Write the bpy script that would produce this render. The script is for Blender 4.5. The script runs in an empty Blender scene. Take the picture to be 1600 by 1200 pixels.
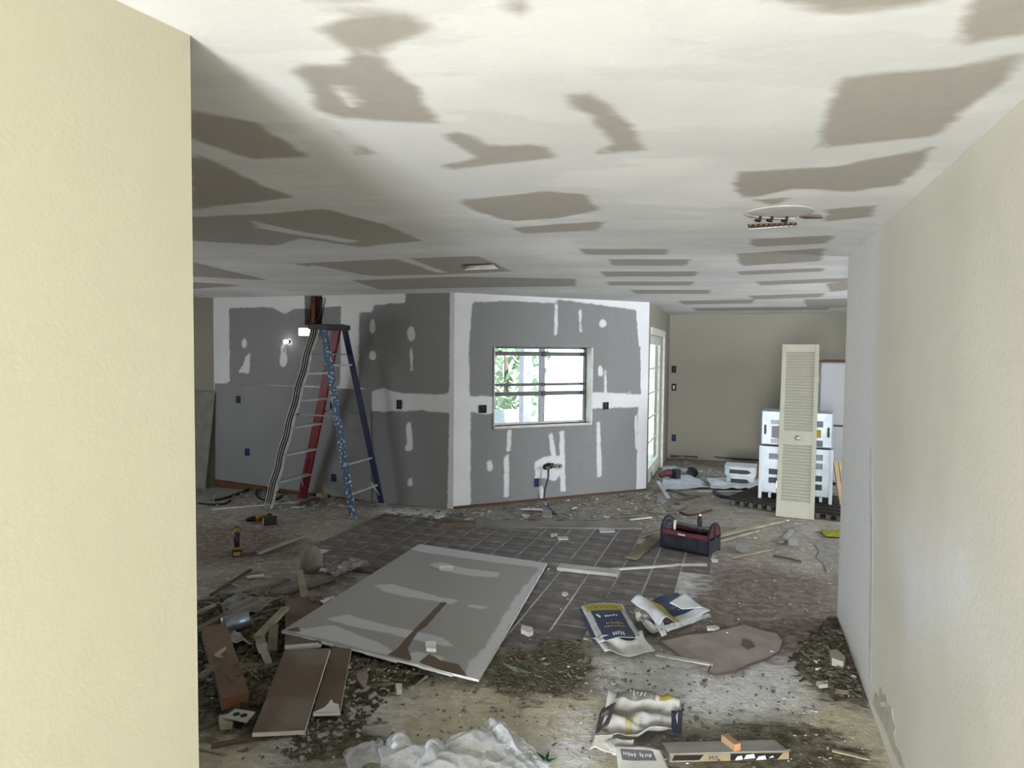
import bpy, bmesh, math, random
import numpy as np
from mathutils import Vector, Matrix, noise as mnoise

random.seed(7); rng = np.random.default_rng(11)
scene = bpy.context.scene
COL = scene.collection

# ------------------------------------------------------------------ camera
F, PITCH, ROLL, CAMH, H = 1069.0, math.radians(2.67), math.radians(0.553), 1.783, 2.44
cp, sp, cr, sr = math.cos(PITCH), math.sin(PITCH), math.cos(ROLL), math.sin(ROLL)
cam = bpy.data.cameras.new('camera')
cam.sensor_width = 36.0; cam.lens = F / 1600 * 36.0; cam.clip_start = 0.05; cam.clip_end = 300
camo = bpy.data.objects.new('camera', cam); COL.objects.link(camo)
X0, U0, F0 = Vector((1, 0, 0)), Vector((0, sp, cp)), Vector((0, cp, -sp))
rt, up = X0 * cr + U0 * sr, -X0 * sr + U0 * cr
camo.matrix_world = Matrix(((rt.x, up.x, -F0.x, 0), (rt.y, up.y, -F0.y, 0), (rt.z, up.z, -F0.z, CAMH), (0, 0, 0, 1)))
scene.camera = camo

# ------------------------------------------------------------------ world, sun, daylight, exposure
scene.view_settings.view_transform = 'Standard'
scene.view_settings.look = 'None'
scene.view_settings.gamma = 1.0
scene.view_settings.use_curve_mapping = False
scene.view_settings.exposure = 1.2
wd = bpy.data.worlds.new('sky'); scene.world = wd; wd.use_nodes = True
bgn = wd.node_tree.nodes['Background']
bgn.inputs[0].default_value = (0.86, 0.93, 1.0, 1); bgn.inputs[1].default_value = 1.15
TH = math.radians(18.44)                       # the house is turned against the camera by this
U = np.array([math.sin(TH), math.cos(TH)])     # down the hall
W = np.array([U[1], -U[0]])                    # to the right across the hall
sun = bpy.data.lights.new('sun', 'SUN'); sun.energy = 7.0; sun.angle = 0.02; sun.color = (1, .95, .86)
suno = bpy.data.objects.new('sun', sun); COL.objects.link(suno)
sd = Vector((W[0] * .6 - U[0] * .25, W[1] * .6 - U[1] * .25, 1.0)).normalized()
suno.rotation_euler = sd.to_track_quat('Z', 'Y').to_euler()

def area(name, p, d, sx, sy, energy, color=(1, 1, 1), portal=False):
    l = bpy.data.lights.new(name, 'AREA'); l.shape = 'RECTANGLE'; l.size = sx; l.size_y = sy
    l.energy = energy; l.color = color
    if portal: l.cycles.is_portal = True
    o = bpy.data.objects.new(name, l); COL.objects.link(o); o.location = p
    o.rotation_euler = Vector(d).to_track_quat('-Z', 'Y').to_euler()
    return o
scene.cycles.use_denoising = True; scene.cycles.use_adaptive_sampling = True; scene.cycles.adaptive_threshold = .03
scene.cycles.max_bounces = 10; scene.cycles.diffuse_bounces = 6; scene.cycles.transparent_max_bounces = 16
scene.cycles.sample_clamp_indirect = 8
scene.cycles.caustics_reflective = False; scene.cycles.caustics_refractive = False

# ------------------------------------------------------------------ photograph point -> place
def ray(x, y):
    a = (x - 800) / F; b = -(y - 600) / F
    a, b = cr * a - sr * b, sr * a + cr * b
    return np.array([a, cp + b * sp, -sp + b * cp])
def atz(x, y, z=0.0):
    d = ray(x, y); t = (z - CAMH) / d[2]
    return Vector((d[0] * t, d[1] * t, z))
def fl(x, y): return np.array(atz(x, y)[:2])

# ------------------------------------------------------------------ materials
def nodes_of(name):
    m = bpy.data.materials.new(name); m.use_nodes = True
    nt = m.node_tree
    return m, nt, nt.nodes['Principled BSDF']
def rgba(c): return (c[0], c[1], c[2], 1)
def N(nt, t, **kw):
    n = nt.nodes.new(t)
    for k, v in kw.items():
        if k.startswith('i_'):
            n.inputs[k[2:].replace('_', ' ')].default_value = v
        else: setattr(n, k, v)
    return n
def mathn(nt, op, a, b=None, clamp=False):
    n = nt.nodes.new('ShaderNodeMath'); n.operation = op; n.use_clamp = clamp
    for i, v in enumerate((a, b)):
        if v is None: continue
        if isinstance(v, (int, float)): n.inputs[i].default_value = v
        else: nt.links.new(v, n.inputs[i])
    return n.outputs[0]
def mixc(nt, fac, a, b):
    n = nt.nodes.new('ShaderNodeMix'); n.data_type = 'RGBA'
    for sock, v in ((n.inputs[0], fac), (n.inputs[6], a), (n.inputs[7], b)):
        if isinstance(v, (int, float)): sock.default_value = v
        elif isinstance(v, tuple): sock.default_value = rgba(v)
        else: nt.links.new(v, sock)
    return n.outputs[2]
def coords(nt, scale=(1, 1, 1), rotz=0, kind='Object'):
    tc = nt.nodes.new('ShaderNodeTexCoord'); mp = nt.nodes.new('ShaderNodeMapping')
    mp.inputs['Scale'].default_value = scale; mp.inputs['Rotation'].default_value = (0, 0, rotz)
    nt.links.new(tc.outputs[kind], mp.inputs[0]); return mp.outputs[0]
def noise(nt, vec, scale, detail=4, rough=.55):
    n = nt.nodes.new('ShaderNodeTexNoise'); n.inputs['Scale'].default_value = scale
    n.inputs['Detail'].default_value = detail; n.inputs['Roughness'].default_value = rough
    nt.links.new(vec, n.inputs['Vector']); return n.outputs['Fac']
def ramp(nt, fac, lo, hi):
    n = nt.nodes.new('ShaderNodeMapRange'); n.interpolation_type = 'SMOOTHSTEP'
    n.inputs[1].default_value = lo; n.inputs[2].default_value = hi
    nt.links.new(fac, n.inputs[0]); return n.outputs[0]
def bump(nt, bs, h, strength, dist=.01):
    b = nt.nodes.new('ShaderNodeBump'); b.inputs['Strength'].default_value = strength; b.inputs['Distance'].default_value = dist
    nt.links.new(h, b.inputs['Height']); nt.links.new(b.outputs[0], bs.inputs['Normal'])
MATS = {}
def M(name, col, col2=None, scale=8, rough=.7, bmp=0, metal=0, stretch=(1, 1, 1), lo=.35, hi=.65, rnd=0, spec=.3, bscale=None):
    if name in MATS: return MATS[name]
    m, nt, bs = nodes_of(name)
    bs.inputs['Roughness'].default_value = rough; bs.inputs['Metallic'].default_value = metal
    bs.inputs['Specular IOR Level'].default_value = spec
    v = coords(nt, stretch)
    c2 = col2 or tuple(x * .82 for x in col)
    nz = noise(nt, v, scale)
    c = mixc(nt, ramp(nt, nz, lo, hi), col, c2)
    if rnd:
        oi = nt.nodes.new('ShaderNodeObjectInfo')
        k = mathn(nt, 'ADD', mathn(nt, 'MULTIPLY', oi.outputs['Random'], rnd), 1 - rnd / 2)
        hs = nt.nodes.new('ShaderNodeHueSaturation'); nt.links.new(k, hs.inputs['Value']); nt.links.new(c, hs.inputs['Color'])
        c = hs.outputs[0]
    nt.links.new(c, bs.inputs['Base Color'])
    if bmp: bump(nt, bs, noise(nt, v, bscale or scale * 3), bmp)
    MATS[name] = m; return m
def M_emit(name, col, s):
    m, nt, bs = nodes_of(name); bs.inputs['Base Color'].default_value = rgba(col)
    bs.inputs['Emission Color'].default_value = rgba(col); bs.inputs['Emission Strength'].default_value = s
    return m
def M_mask(name, base, patch, attr='patch', w=.012, amp=.05, ns=9, stretch=(1, 1, 1), rotz=0, tint=None, bmp=.12, bs_=60, skim=0.0):
    """two coats told apart by a stored field (metres inside a patch), with a ragged trowelled edge"""
    m, nt, bs = nodes_of(name); bs.inputs['Roughness'].default_value = .9; bs.inputs['Specular IOR Level'].default_value = .15
    at = N(nt, 'ShaderNodeAttribute', attribute_name=attr)
    v = coords(nt, stretch, rotz)
    n1 = noise(nt, v, ns, 5, .6); n2 = noise(nt, coords(nt), 1.7, 3)
    d = mathn(nt, 'ADD', at.outputs['Fac'], mathn(nt, 'MULTIPLY', mathn(nt, 'SUBTRACT', n1, .5), amp * 2))
    f = ramp(nt, d, -w, w)
    b = mixc(nt, ramp(nt, n2, .3, .7), base, tint or tuple(x * .93 for x in base))
    sm = noise(nt, coords(nt, stretch, rotz + .5), 1.3, 7, .62)
    b = mixc(nt, mathn(nt, 'MULTIPLY', ramp(nt, sm, .49, .53), skim), b, tuple(x * .8 for x in base))
    n3 = noise(nt, coords(nt, (1, 1, 1)), 22, 4)
    p = mixc(nt, ramp(nt, n3, .35, .75), patch, tuple(x * .94 for x in patch))
    nt.links.new(mixc(nt, f, b, p), bs.inputs['Base Color'])
    hh = mathn(nt, 'ADD', noise(nt, coords(nt), bs_, 3), mathn(nt, 'MULTIPLY', f, -.8))
    bump(nt, bs, hh, bmp, .006)
    MATS[name] = m; return m

# ------------------------------------------------------------------ mesh helpers
def tag(o, label=None, cat=None, group=None, kind=None):
    if label: o['label'] = label
    if cat: o['category'] = cat
    if group: o['group'] = group
    if kind: o['kind'] = kind
    return o
def thing(name, label, cat, loc=(0, 0, 0), rz=0, group=None):
    o = bpy.data.objects.new(name, None); COL.objects.link(o); o.empty_display_size = .1
    o.location = loc; o.rotation_euler = (0, 0, rz)
    return tag(o, label, cat, group)
def linked(name, me, parent=None, loc=None, rot=None):
    o = bpy.data.objects.new(name, me); COL.objects.link(o)
    if parent: o.parent = parent
    if loc is not None: o.location = loc
    if rot is not None: o.rotation_euler = rot
    return o
class MB:
    def __init__(s): s.v = []; s.f = []; s.sm = []
    def add(s, vs, fs, smooth=False):
        k = len(s.v); s.v += [tuple(p) for p in vs]; s.f += [tuple(i + k for i in q) for q in fs]; s.sm += [smooth] * len(fs); return s
    def box(s, c, d, rot=None, bev=0):
        hx, hy, hz = d[0] / 2, d[1] / 2, d[2] / 2
        if bev:
            b = min(bev, hx * .9, hy * .9, hz * .9); vs = []; 
            bm = bmesh.new(); bmesh.ops.create_cube(bm, size=1)
            for q in bm.verts: q.co = Vector((q.co.x * d[0], q.co.y * d[1], q.co.z * d[2]))
            bmesh.ops.bevel(bm, geom=bm.edges[:], offset=b, segments=2, affect='EDGES', profile=.6)
            bm.verts.index_update(); vs = [q.co.copy() for q in bm.verts]; fs = [[q.index for q in f.verts] for f in bm.faces]; bm.free()
        else:
            vs = [Vector((x, y, z)) for z in (-hz, hz) for y in (-hy, hy) for x in (-hx, hx)]
            fs = [(0, 2, 3, 1), (4, 5, 7, 6), (0, 1, 5, 4), (2, 6, 7, 3), (0, 4, 6, 2), (1, 3, 7, 5)]
        if rot is not None: vs = [rot @ p for p in vs]
        return s.add([p + Vector(c) for p in vs], fs)
    def bar(s, a, b, w, t, upv=(0, 0, 1), w2=None):
        a, b = Vector(a), Vector(b); d = (b - a); L = d.length; d.normalize()
        u = Vector(upv); sd_ = d.cross(u)
        if sd_.length < 1e-4: sd_ = d.cross(Vector((1, 0, 0)))
        sd_.normalize(); n = sd_.cross(d).normalized(); w2 = w2 or w
        vs = []
        for p, ww in ((a, w), (b, w2)):
            for i, j in ((-1, -1), (1, -1), (1, 1), (-1, 1)): vs.append(p + sd_ * (i * ww / 2) + n * (j * t / 2))
        return s.add(vs, [(0, 3, 2, 1), (4, 5, 6, 7), (0, 1, 5, 4), (1, 2, 6, 5), (2, 3, 7, 6), (3, 0, 4, 7)])
    def tube(s, pts, r, n=8, caps=True):
        pts = [Vector(p) for p in pts]; rings = []; m = len(pts); ref = Vector((0, 0, 1))
        for i, p in enumerate(pts):
            t = (pts[min(i + 1, m - 1)] - pts[max(i - 1, 0)]).normalized()
            if abs(t.dot(ref)) > .95: ref = Vector((1, 0, 0))
            a = t.cross(ref).normalized(); b = a.cross(t).normalized()
            rr = r[i] if isinstance(r, (list, tuple)) else r
            rings.append([p + a * (rr * math.cos(2 * math.pi * k / n)) + b * (rr * math.sin(2 * math.pi * k / n)) for k in range(n)])
        vs = [q for R in rings for q in R]
        fs = [(i * n + k, i * n + (k + 1) % n, (i + 1) * n + (k + 1) % n, (i + 1) * n + k) for i in range(m - 1) for k in range(n)]
        if caps: fs += [tuple(range(n))[::-1], tuple((m - 1) * n + k for k in range(n))]
        return s.add(vs, fs, True)
    def lathe(s, prof, a, d, n=16):
        """prof: (radius, along) pairs about axis d from a"""
        d = Vector(d).normalized(); a = Vector(a)
        x = d.orthogonal().normalized(); y = d.cross(x)
        vs = [a + d * h + x * (r * math.cos(2 * math.pi * k / n)) + y * (r * math.sin(2 * math.pi * k / n)) for r, h in prof for k in range(n)]
        m = len(prof)
        fs = [(i * n + k, i * n + (k + 1) % n, (i + 1) * n + (k + 1) % n, (i + 1) * n + k) for i in range(m - 1) for k in range(n)]
        fs += [tuple(range(n))[::-1], tuple((m - 1) * n + k for k in range(n))]
        return s.add(vs, fs, True)
    def prism(s, poly, lo, hi):
        """poly: list of 3d points (a face); lo/hi offset vectors"""
        n = len(poly); P = [Vector(p) for p in poly]; lo, hi = Vector(lo), Vector(hi)
        vs = [p + lo for p in P] + [p + hi for p in P]
        return s.add(vs, [tuple(range(n))[::-1], tuple(range(n, 2 * n))] + [(i, (i + 1) % n, n + (i + 1) % n, n + i) for i in range(n)])
    def mesh(s, name, mat):
        me = bpy.data.meshes.new(name); me.from_pydata(s.v, [], s.f)
        me.polygons.foreach_set('use_smooth', s.sm)
        bm = bmesh.new(); bm.from_mesh(me); bmesh.ops.recalc_face_normals(bm, faces=bm.faces); bm.to_mesh(me); bm.free()
        if mat: me.materials.append(mat)
        return me
    def build(s, name, mat, parent=None, loc=None, rot=None):
        return linked(name, s.mesh(name, mat), parent, loc, rot)

def vnoise(x, y, seed=0):
    """cheap smooth value noise for arrays, about -1..1"""
    def hsh(i, j):
        t = np.sin(i * 127.1 + j * 311.7 + seed * 74.7) * 43758.5453
        return (t - np.floor(t)) * 2 - 1
    xi, yi = np.floor(x), np.floor(y); fx, fy = x - xi, y - yi
    fx = fx * fx * (3 - 2 * fx); fy = fy * fy * (3 - 2 * fy)
    return (hsh(xi, yi) * (1 - fx) + hsh(xi + 1, yi) * fx) * (1 - fy) + (hsh(xi, yi + 1) * (1 - fx) + hsh(xi + 1, yi + 1) * fx) * fy
def fbm(x, y, seed=0, o=4):
    t = 0; a = 1; s_ = 0
    for k in range(o):
        t = t + a * vnoise(x * 2 ** k, y * 2 ** k, seed + k * 3.3); s_ += a; a *= .5
    return t / s_
def sdf(poly, x, y):
    """signed distance, positive inside"""
    P = np.asarray(poly, float); d = np.full(x.shape, 1e9); ins = np.zeros(x.shape, bool)
    for i in range(len(P)):
        a, b = P[i], P[(i + 1) % len(P)]
        e = b - a; L2 = e @ e + 1e-12
        t = np.clip(((x - a[0]) * e[0] + (y - a[1]) * e[1]) / L2, 0, 1)
        d = np.minimum(d, np.hypot(x - a[0] - t * e[0], y - a[1] - t * e[1]))
        c = ((a[1] > y) != (b[1] > y))
        with np.errstate(divide='ignore', invalid='ignore'):
            xx = (b[0] - a[0]) * (y - a[1]) / (b[1] - a[1] + 1e-15) + a[0]
        ins ^= c & (x < xx)
    return np.where(ins, d, -d)
def field(ops, x, y):
    v = np.full(x.shape, -1.0)
    for sgn, poly in ops:
        k = sdf(poly, x, y)
        v = np.maximum(v, k) if sgn > 0 else np.minimum(v, -k)
    return v
def grid_mesh(name, xs, ys, keep, place, attrs, mat):
    xs, ys = np.asarray(xs), np.asarray(ys); GX, GY = np.meshgrid(xs, ys)
    nx, ny = len(xs), len(ys)
    cx, cy = np.meshgrid((xs[1:] + xs[:-1]) / 2, (ys[1:] + ys[:-1]) / 2)
    k = keep(cx, cy)
    J, I = np.nonzero(k); b = J * nx + I
    q = np.stack([b, b + 1, b + nx + 1, b + nx], 1)
    used = np.unique(q); remap = -np.ones(nx * ny, int); remap[used] = np.arange(len(used)); q = remap[q]
    V = place(GX, GY).reshape(-1, 3)[used]
    me = bpy.data.meshes.new(name); me.from_pydata(V.tolist(), [], q.tolist())
    for an, fn in attrs.items():
        val = fn(GX, GY).reshape(-1)[used].astype(np.float32)
        a = me.attributes.new(an, 'FLOAT', 'POINT'); a.data.foreach_set('value', val)
    if mat: me.materials.append(mat)
    return me
def lin(a, b, step, cuts=()):
    s_ = list(np.linspace(a, b, max(2, int(round((b - a) / step)) + 1)))
    for c in cuts:
        if a < c < b: s_ = [q for q in s_ if abs(q - c) > step * .35 or q in (a, b)] + [c]
    return sorted(s_)

# ------------------------------------------------------------------ plan of the house
A = fl(297, 55) * 0 + np.array(atz(297, 55, H)[:2]); A2 = np.array(atz(200, 9, H)[:2])
dl = (A - A2) / np.linalg.norm(A - A2)
B = np.array([2.235, 4.594]); C = np.array([-.652, 7.682]); D = np.array([1.766, 8.874])
Ep = np.array([-3.837, 8.80]); G = np.array([2.662, 11.631])
R0 = B - U * 9.6
L1 = A - dl * .95
L0 = L1 - U * ((L1 - R0) @ U)
Q1 = Ep + np.array([-1.9, 0.0]); Q2 = np.array([-5.74, 2.4]); Q3 = A + np.array([-.13, .02])
G2 = G + W * 5.2; B2 = np.array([B[0], B[1]]) + W * .13; B3 = G2 - U * 5.5
plan = [R0, B, B2, B2 + W * 4.2, G2, G, D, C, Ep, Q1, Q2, Q3 - W * .0, A, L1, L0]

drywall = M_mask('drywall_coat', (.76, .76, .79), (.265, .265, .27), w=.012, amp=.022, ns=10, bmp=.05)
plain = M('grey_primer', (.5, .5, .5), (.48, .48, .48), 2, .9)
cream = M('cream_paint', (.32, .30, .25), (.30, .285, .238), 1.6, .85, .15, bscale=70)
leftpaint = M('yellow_cream_paint', (.345, .322, .24), (.337, .315, .234), 1.2, .8, .045, bscale=110)
rightpaint = M_mask('primed_wall_coat', (.70, .68, .59), (.78, .785, .79), w=.25, amp=.25, ns=2.2, stretch=(1, 1, .4), bmp=.14, bs_=45)
ceilmat = M_mask('ceiling_coat', (.81, .81, .80), (.42, .39, .35), w=.022, amp=.038, ns=6, stretch=(.5, 1.7, 1), rotz=TH, tint=(.70, .70, .70), bmp=.12, bs_=30, skim=.45)

class Wall:
    def __init__(s, name, p, q, mat, holes=(), ops=None, thick=.12, step=.05, side=1, z1=H):
        s.p, s.q = np.array(p), np.array(q); s.L = np.linalg.norm(s.q - s.p); s.t = (s.q - s.p) / s.L
        n = np.array([s.t[1], -s.t[0]]) * side; s.n = n       # towards the room
        cx = [h[0] for h in holes] + [h[1] for h in holes]; cz = [h[2] for h in holes] + [h[3] for h in holes]
        def keep(x, z):
            k = np.ones(x.shape, bool)
            for h in holes: k &= ~((x > h[0]) & (x < h[1]) & (z > h[2]) & (z < h[3]))
            return k
        def place(x, z): return np.stack([s.p[0] + s.t[0] * x, s.p[1] + s.t[1] * x, z], -1)
        at = {'patch': (lambda x, z: field(ops, x, z))} if ops is not None else {'patch': lambda x, z: x * 0 - 1}
        me = grid_mesh(name, lin(0, s.L, step, cx), lin(0, z1, step, cz), keep, place, at, mat)
        s.o = linked(name, me); tag(s.o, kind='structure')
        md = s.o.modifiers.new('thickness', 'SOLIDIFY'); md.thickness = thick; md.offset = 0
        md.offset = -1
        # normal of faces: t x z ; flip so that the room side is the outside
        nn = np.cross(np.append(s.t, 0), [0, 0, 1])[:2]
        if nn @ n < 0:
            bm = bmesh.new(); bm.from_mesh(me); bmesh.ops.reverse_faces(bm, faces=bm.faces); bm.to_mesh(me); bm.free()
    def sz(s, x, y):
        """photograph point -> (along, height) on this wall"""
        d = ray(x, y); nn = np.array([s.t[1], -s.t[0]])
        k = (s.p @ nn) / (d[:2] @ nn); P = d * k
        return np.array([(P[:2] - s.p) @ s.t, CAMH + P[2]])
    def poly(s, pts): return [s.sz(*p) for p in pts]
    def at(s, a, z, out=0.0): 
        P = s.p + s.t * a + s.n * out; return Vector((P[0], P[1], z))
    def pt(s, x, y, out=0.0): a, z = s.sz(x, y); return s.at(a, z, out)
    def rz(s): return math.atan2(s.t[1], s.t[0])
class Probe(Wall):
    def __init__(s, p, q, side=1):
        s.p, s.q = np.array(p), np.array(q); s.L = np.linalg.norm(s.q - s.p); s.t = (s.q - s.p) / s.L
        s.n = np.array([s.t[1], -s.t[0]]) * side

# ---- window wall of the angled bay
pb = Probe(C, D)
def rects(lst, w): 
    return [(w, p) for p in lst]
def streak(x, y0, y1, w, lean=0): return [(x - w / 2, y0), (x + w * .2, y0 - 2), (x + w / 2 + lean, y1), (x - w * .3 + lean, y1 + 2)]
def dab(x, y, rx, ry): return [(x + rx * math.cos(t) * (1 + .2 * math.sin(3 * t)), y + ry * math.sin(t)) for t in np.linspace(0, 6.283, 9)[:-1]]
bay_ops = [(1, pb.poly([(738, 472), (800, 470), (866, 474), (872, 468), (950, 478), (1000, 486), (1001, 560), (1001, 616), (930, 613), (770, 619), (734, 619), (733, 540)])),
           (1, pb.poly([(735, 643), (757, 648), (772, 645), (930, 638), (997, 636), (994, 772), (735, 800)]))]
bay_ops += [(-1, pb.poly(p)) for p in [streak(797, 673, 704, 9, -3), streak(793, 713, 776, 10, -3), dab(765, 728, 5, 9), streak(861, 678, 713, 9, 4), streak(879, 675, 767, 10),
            streak(936, 660, 744, 9), [(836, 722), (850, 714), (873, 712), (884, 722), (876, 738), (868, 752), (846, 746), (836, 748)], streak(846, 760, 789, 9, 2),
            streak(870, 474, 522, 7, -2), streak(907, 484, 518, 5), dab(942, 505, 6, 7), dab(938, 580, 4, 10), streak(946, 580, 614, 5), streak(998, 480, 540, 9, 3), [(975, 614), (985, 611), (990, 615)], streak(994, 650, 700, 5)]]
wl, wr = pb.sz(773, 541)[0], pb.sz(924, 545)[0]; wt = pb.sz(773, 541)[1]; wb = pb.sz(850, 663)[1]
wall_bay = Wall('wall_window', C, D, drywall, [(wl, wr, wb, wt)], bay_ops, thick=.16, step=.03)
# ---- kitchen wall left of the bay corner
pk = Probe(Ep, C)
kit_ops = [(1, pk.poly([(358, 481), (423, 480), (447, 491), (457, 483), (533, 478), (532, 570), (531, 604), (345, 601), (359, 596)])),
           (1, pk.poly([(561, 488), (583, 487), (583, 477), (633, 473), (633, 452), (703, 452), (702, 614), (690, 616), (630, 615), (600, 607), (582, 611), (560, 605)])),
           (1, pk.poly([(560, 640), (600, 643), (660, 641), (702, 645), (699, 800), (560, 790)])),
           (1, pk.poly([(300, 608), (560, 612), (560, 800), (300, 780)]))]
kit_ops += [(-1, pk.poly(p)) for p in [dab(382, 536, 4, 8), [(384, 556), (391, 552), (390, 583), (372, 582), (380, 570)], dab(443, 560, 6, 14), dab(452, 534, 5, 5), dab(443, 545, 4, 10), dab(582, 510, 5, 12), dab(582, 555, 6, 8), dab(642, 521, 6, 13), streak(643, 545, 578, 5), streak(640, 660, 703, 11), dab(641, 753, 4, 8), dab(637, 700, 5, 6)]]
hole_k = (pk.sz(476, 470)[0], pk.sz(503, 470)[0], pk.sz(490, 508)[1], H)
wall_kit = Wall('wall_kitchen', Ep, C, drywall, [hole_k], kit_ops, thick=.12, step=.03)
# ---- wall with the glazed door, cream wall, the rest
pd = Probe(D, G)
dn0, dn1 = pd.sz(1017.5, 640)[0] , pd.sz(1034, 640)[0]
dt = 2.03
wall_door = Wall('wall_door', D, G, cream, [(dn0 - .25, dn1, 0, dt)], None, step=.1)
wall_back = Wall('wall_back', G, G2, cream, step=.2)
wall_east = Wall('wall_east', G2, B2 + W * 4.2, plain, [(3.4, 5.2, .6, 2.1)], step=.2)
wall_hidden = Wall('wall_south', B2 + W * 4.2, B2, plain, step=.4, side=1)
kr_ops_probe = Probe(B, R0)
Kp = lambda pts: kr_ops_probe.poly(pts)
wall_right = Wall('wall_right', B, R0, rightpaint, (), [(1, Kp([(1326, 400), (1375, 352), (1372, 700), (1362, 1098), (1308, 963)])), (1, Kp([(1400, 820), (1520, 830), (1540, 1000), (1420, 1010)]))], thick=.13, step=.06)
wall_far = Wall('wall_far_left', Q1, Ep, cream, step=.1)
wall_west = Wall('wall_west', Q2, Q1, plain, [(2.2, 4.2, .5, 2.1)], step=.2)
wall_hid2 = Wall('wall_inner', Q3, Q2, plain, step=.3)
wall_left = Wall('wall_left', L1, A, leftpaint, thick=.13, step=.1)
wall_hall = Wall('wall_hall', L0, L1, leftpaint, thick=.13, step=.3)
wall_rear = Wall('wall_rear', R0, L0, leftpaint, [(.12, np.linalg.norm(L0 - R0) - .12, 0, 2.15)], step=.2)

# daylight through the openings; unseen east and west windows are added fill
def opening(w, a0, a1, z0, z1, out=-.2, energy=None, color=(1, 1, 1), aim=0):
    p = w.at((a0 + a1) / 2, (z0 + z1) / 2, out)
    d = (w.n[0], w.n[1], aim)
    return area('daylight_and_fill', p, d, abs(a1 - a0), z1 - z0, energy or 1, color, portal=energy is None)
opening(wall_bay, wl, wr, wb, wt, -.17)
opening(wall_door, dn0 - .25, dn1, 0.02, dt, -.13)
opening(wall_rear, .12, wall_rear.L - .12, 0.02, 2.15, -.13)
opening(wall_east, 3.4, 5.2, .6, 2.1, -.13)
opening(wall_west, 2.2, 4.2, .5, 2.1, -.13)
opening(wall_rear, .15, wall_rear.L - .15, 0.05, 2.1, -.25, 460, (.93, .97, 1), .03)
opening(wall_east, 3.45, 5.15, .65, 2.05, -.25, 95, (.88, .94, 1), -.05)  # unseen east window lamp, added to brighten the bay side
opening(wall_west, 2.25, 4.15, .55, 2.05, -.25, 14, (.92, .96, 1), 0)  # unseen west window lamp, added as fill for the kitchen wall

# ------------------------------------------------------------------ ceiling
def cpoly(pts): return [atz(x, y, H)[:2] for x, y in pts]
def bx(x0, y0, x1, y1, t=0): return [(x0, y0), (x1, y0 - t), (x1 - 6, y1 - t), (x0 + 8, y1)]
cp_list = [[(540, 22), (600, 18), (660, 25), (668, 45), (588, 82), (640, 130), (688, 192), (650, 192), (520, 184), (495, 170), (492, 150), (460, 112), (485, 96), (530, 108), (548, 78), (505, 48)],
 [(690, 212), (720, 206), (765, 228), (850, 224), (866, 246), (790, 254), (700, 268), (688, 258), (750, 248)],
 [(880, 146), (915, 140), (955, 163), (985, 200), (1008, 236), (935, 239), (958, 222), (920, 180), (892, 168)],
 [(1180, -40), (1500, -40), (1460, 5), (1380, 17), (1300, 20), (1240, 8), (1195, 4)], [(1530, -20), (1620, -40), (1620, 48), (1510, 68), (1500, 58)],
 [(1310, 122), (1460, 108), (1610, 84), (1560, 135), (1490, 190), (1462, 214), (1275, 233), (1292, 180)],
 [(1155, 268), (1300, 262), (1462, 228), (1430, 272), (1400, 290), (1330, 300), (1240, 296), (1160, 312), (1145, 288)], [(1175, 312), (1240, 308), (1210, 322)], [(1290, 328), (1370, 320), (1362, 338), (1290, 346)],
 [(296, 174), (392, 188), (482, 246), (392, 250), (296, 215)], [(296, 236), (410, 289), (460, 308), (296, 328)], [(296, 340), (420, 334), (506, 326), (600, 350), (660, 376), (563, 386), (470, 372), (430, 384), (296, 376)],
 [(458, 412), (600, 405), (747, 400), (800, 424), (690, 429), (585, 431), (520, 425)], [(296, 408), (420, 438), (296, 432)], [(296, 440), (380, 446), (296, 452)], [(550, 438), (720, 432), (900, 436), (900, 447), (700, 450), (594, 453)],
 [(715, 312), (800, 306), (850, 298), (915, 304), (938, 328), (880, 340), (800, 346), (740, 330)], [(800, 356), (945, 345), (932, 360), (815, 366)],
 bx(905, 389, 1045, 398), bx(950, 405, 1078, 415), bx(938, 424, 1092, 432), bx(945, 440, 1085, 446), bx(985, 453, 1112, 459),
 bx(1170, 374, 1300, 386, 6), bx(1150, 396, 1288, 416, 8), bx(1150, 424, 1290, 430, 6), bx(1180, 440, 1330, 446, 6), bx(1290, 443, 1340, 456, 4), bx(1170, 462, 1290, 468, 4), bx(1255, 468, 1340, 482, 2), bx(1060, 470, 1180, 476, 2), bx(1080, 481, 1300, 486, 2), [(790, -5), (815, -5), (816, 24), (802, 22)], [(520, 205), (545, 215), (560, 245), (590, 240)], [(430, -30), (600, -30), (560, 2), (470, 1)]]
cfield = [(1, cpoly(p)) for p in cp_list]
cfield += [(-1, cpoly(p)) for p in [[(520, 140), (545, 135), (565, 160), (550, 168)], [(395, 345), (470, 362), (560, 376), (545, 380), (400, 356)], [(490, 414), (560, 428), (545, 430), (480, 418)], [(620, 405), (640, 404), (700, 426), (685, 427)]]]
pl = np.array(plan); off = .45
inside = lambda x, y: sdf(plan, x, y) > -.14
ceil_me = grid_mesh('ceiling', np.arange(-6.2, 8.6, .045), np.arange(-6, 12.4, .045), inside, lambda x, y: np.stack([x, y, x * 0 + H], -1), {'patch': lambda x, y: field(cfield, x, y)}, ceilmat)
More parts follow.
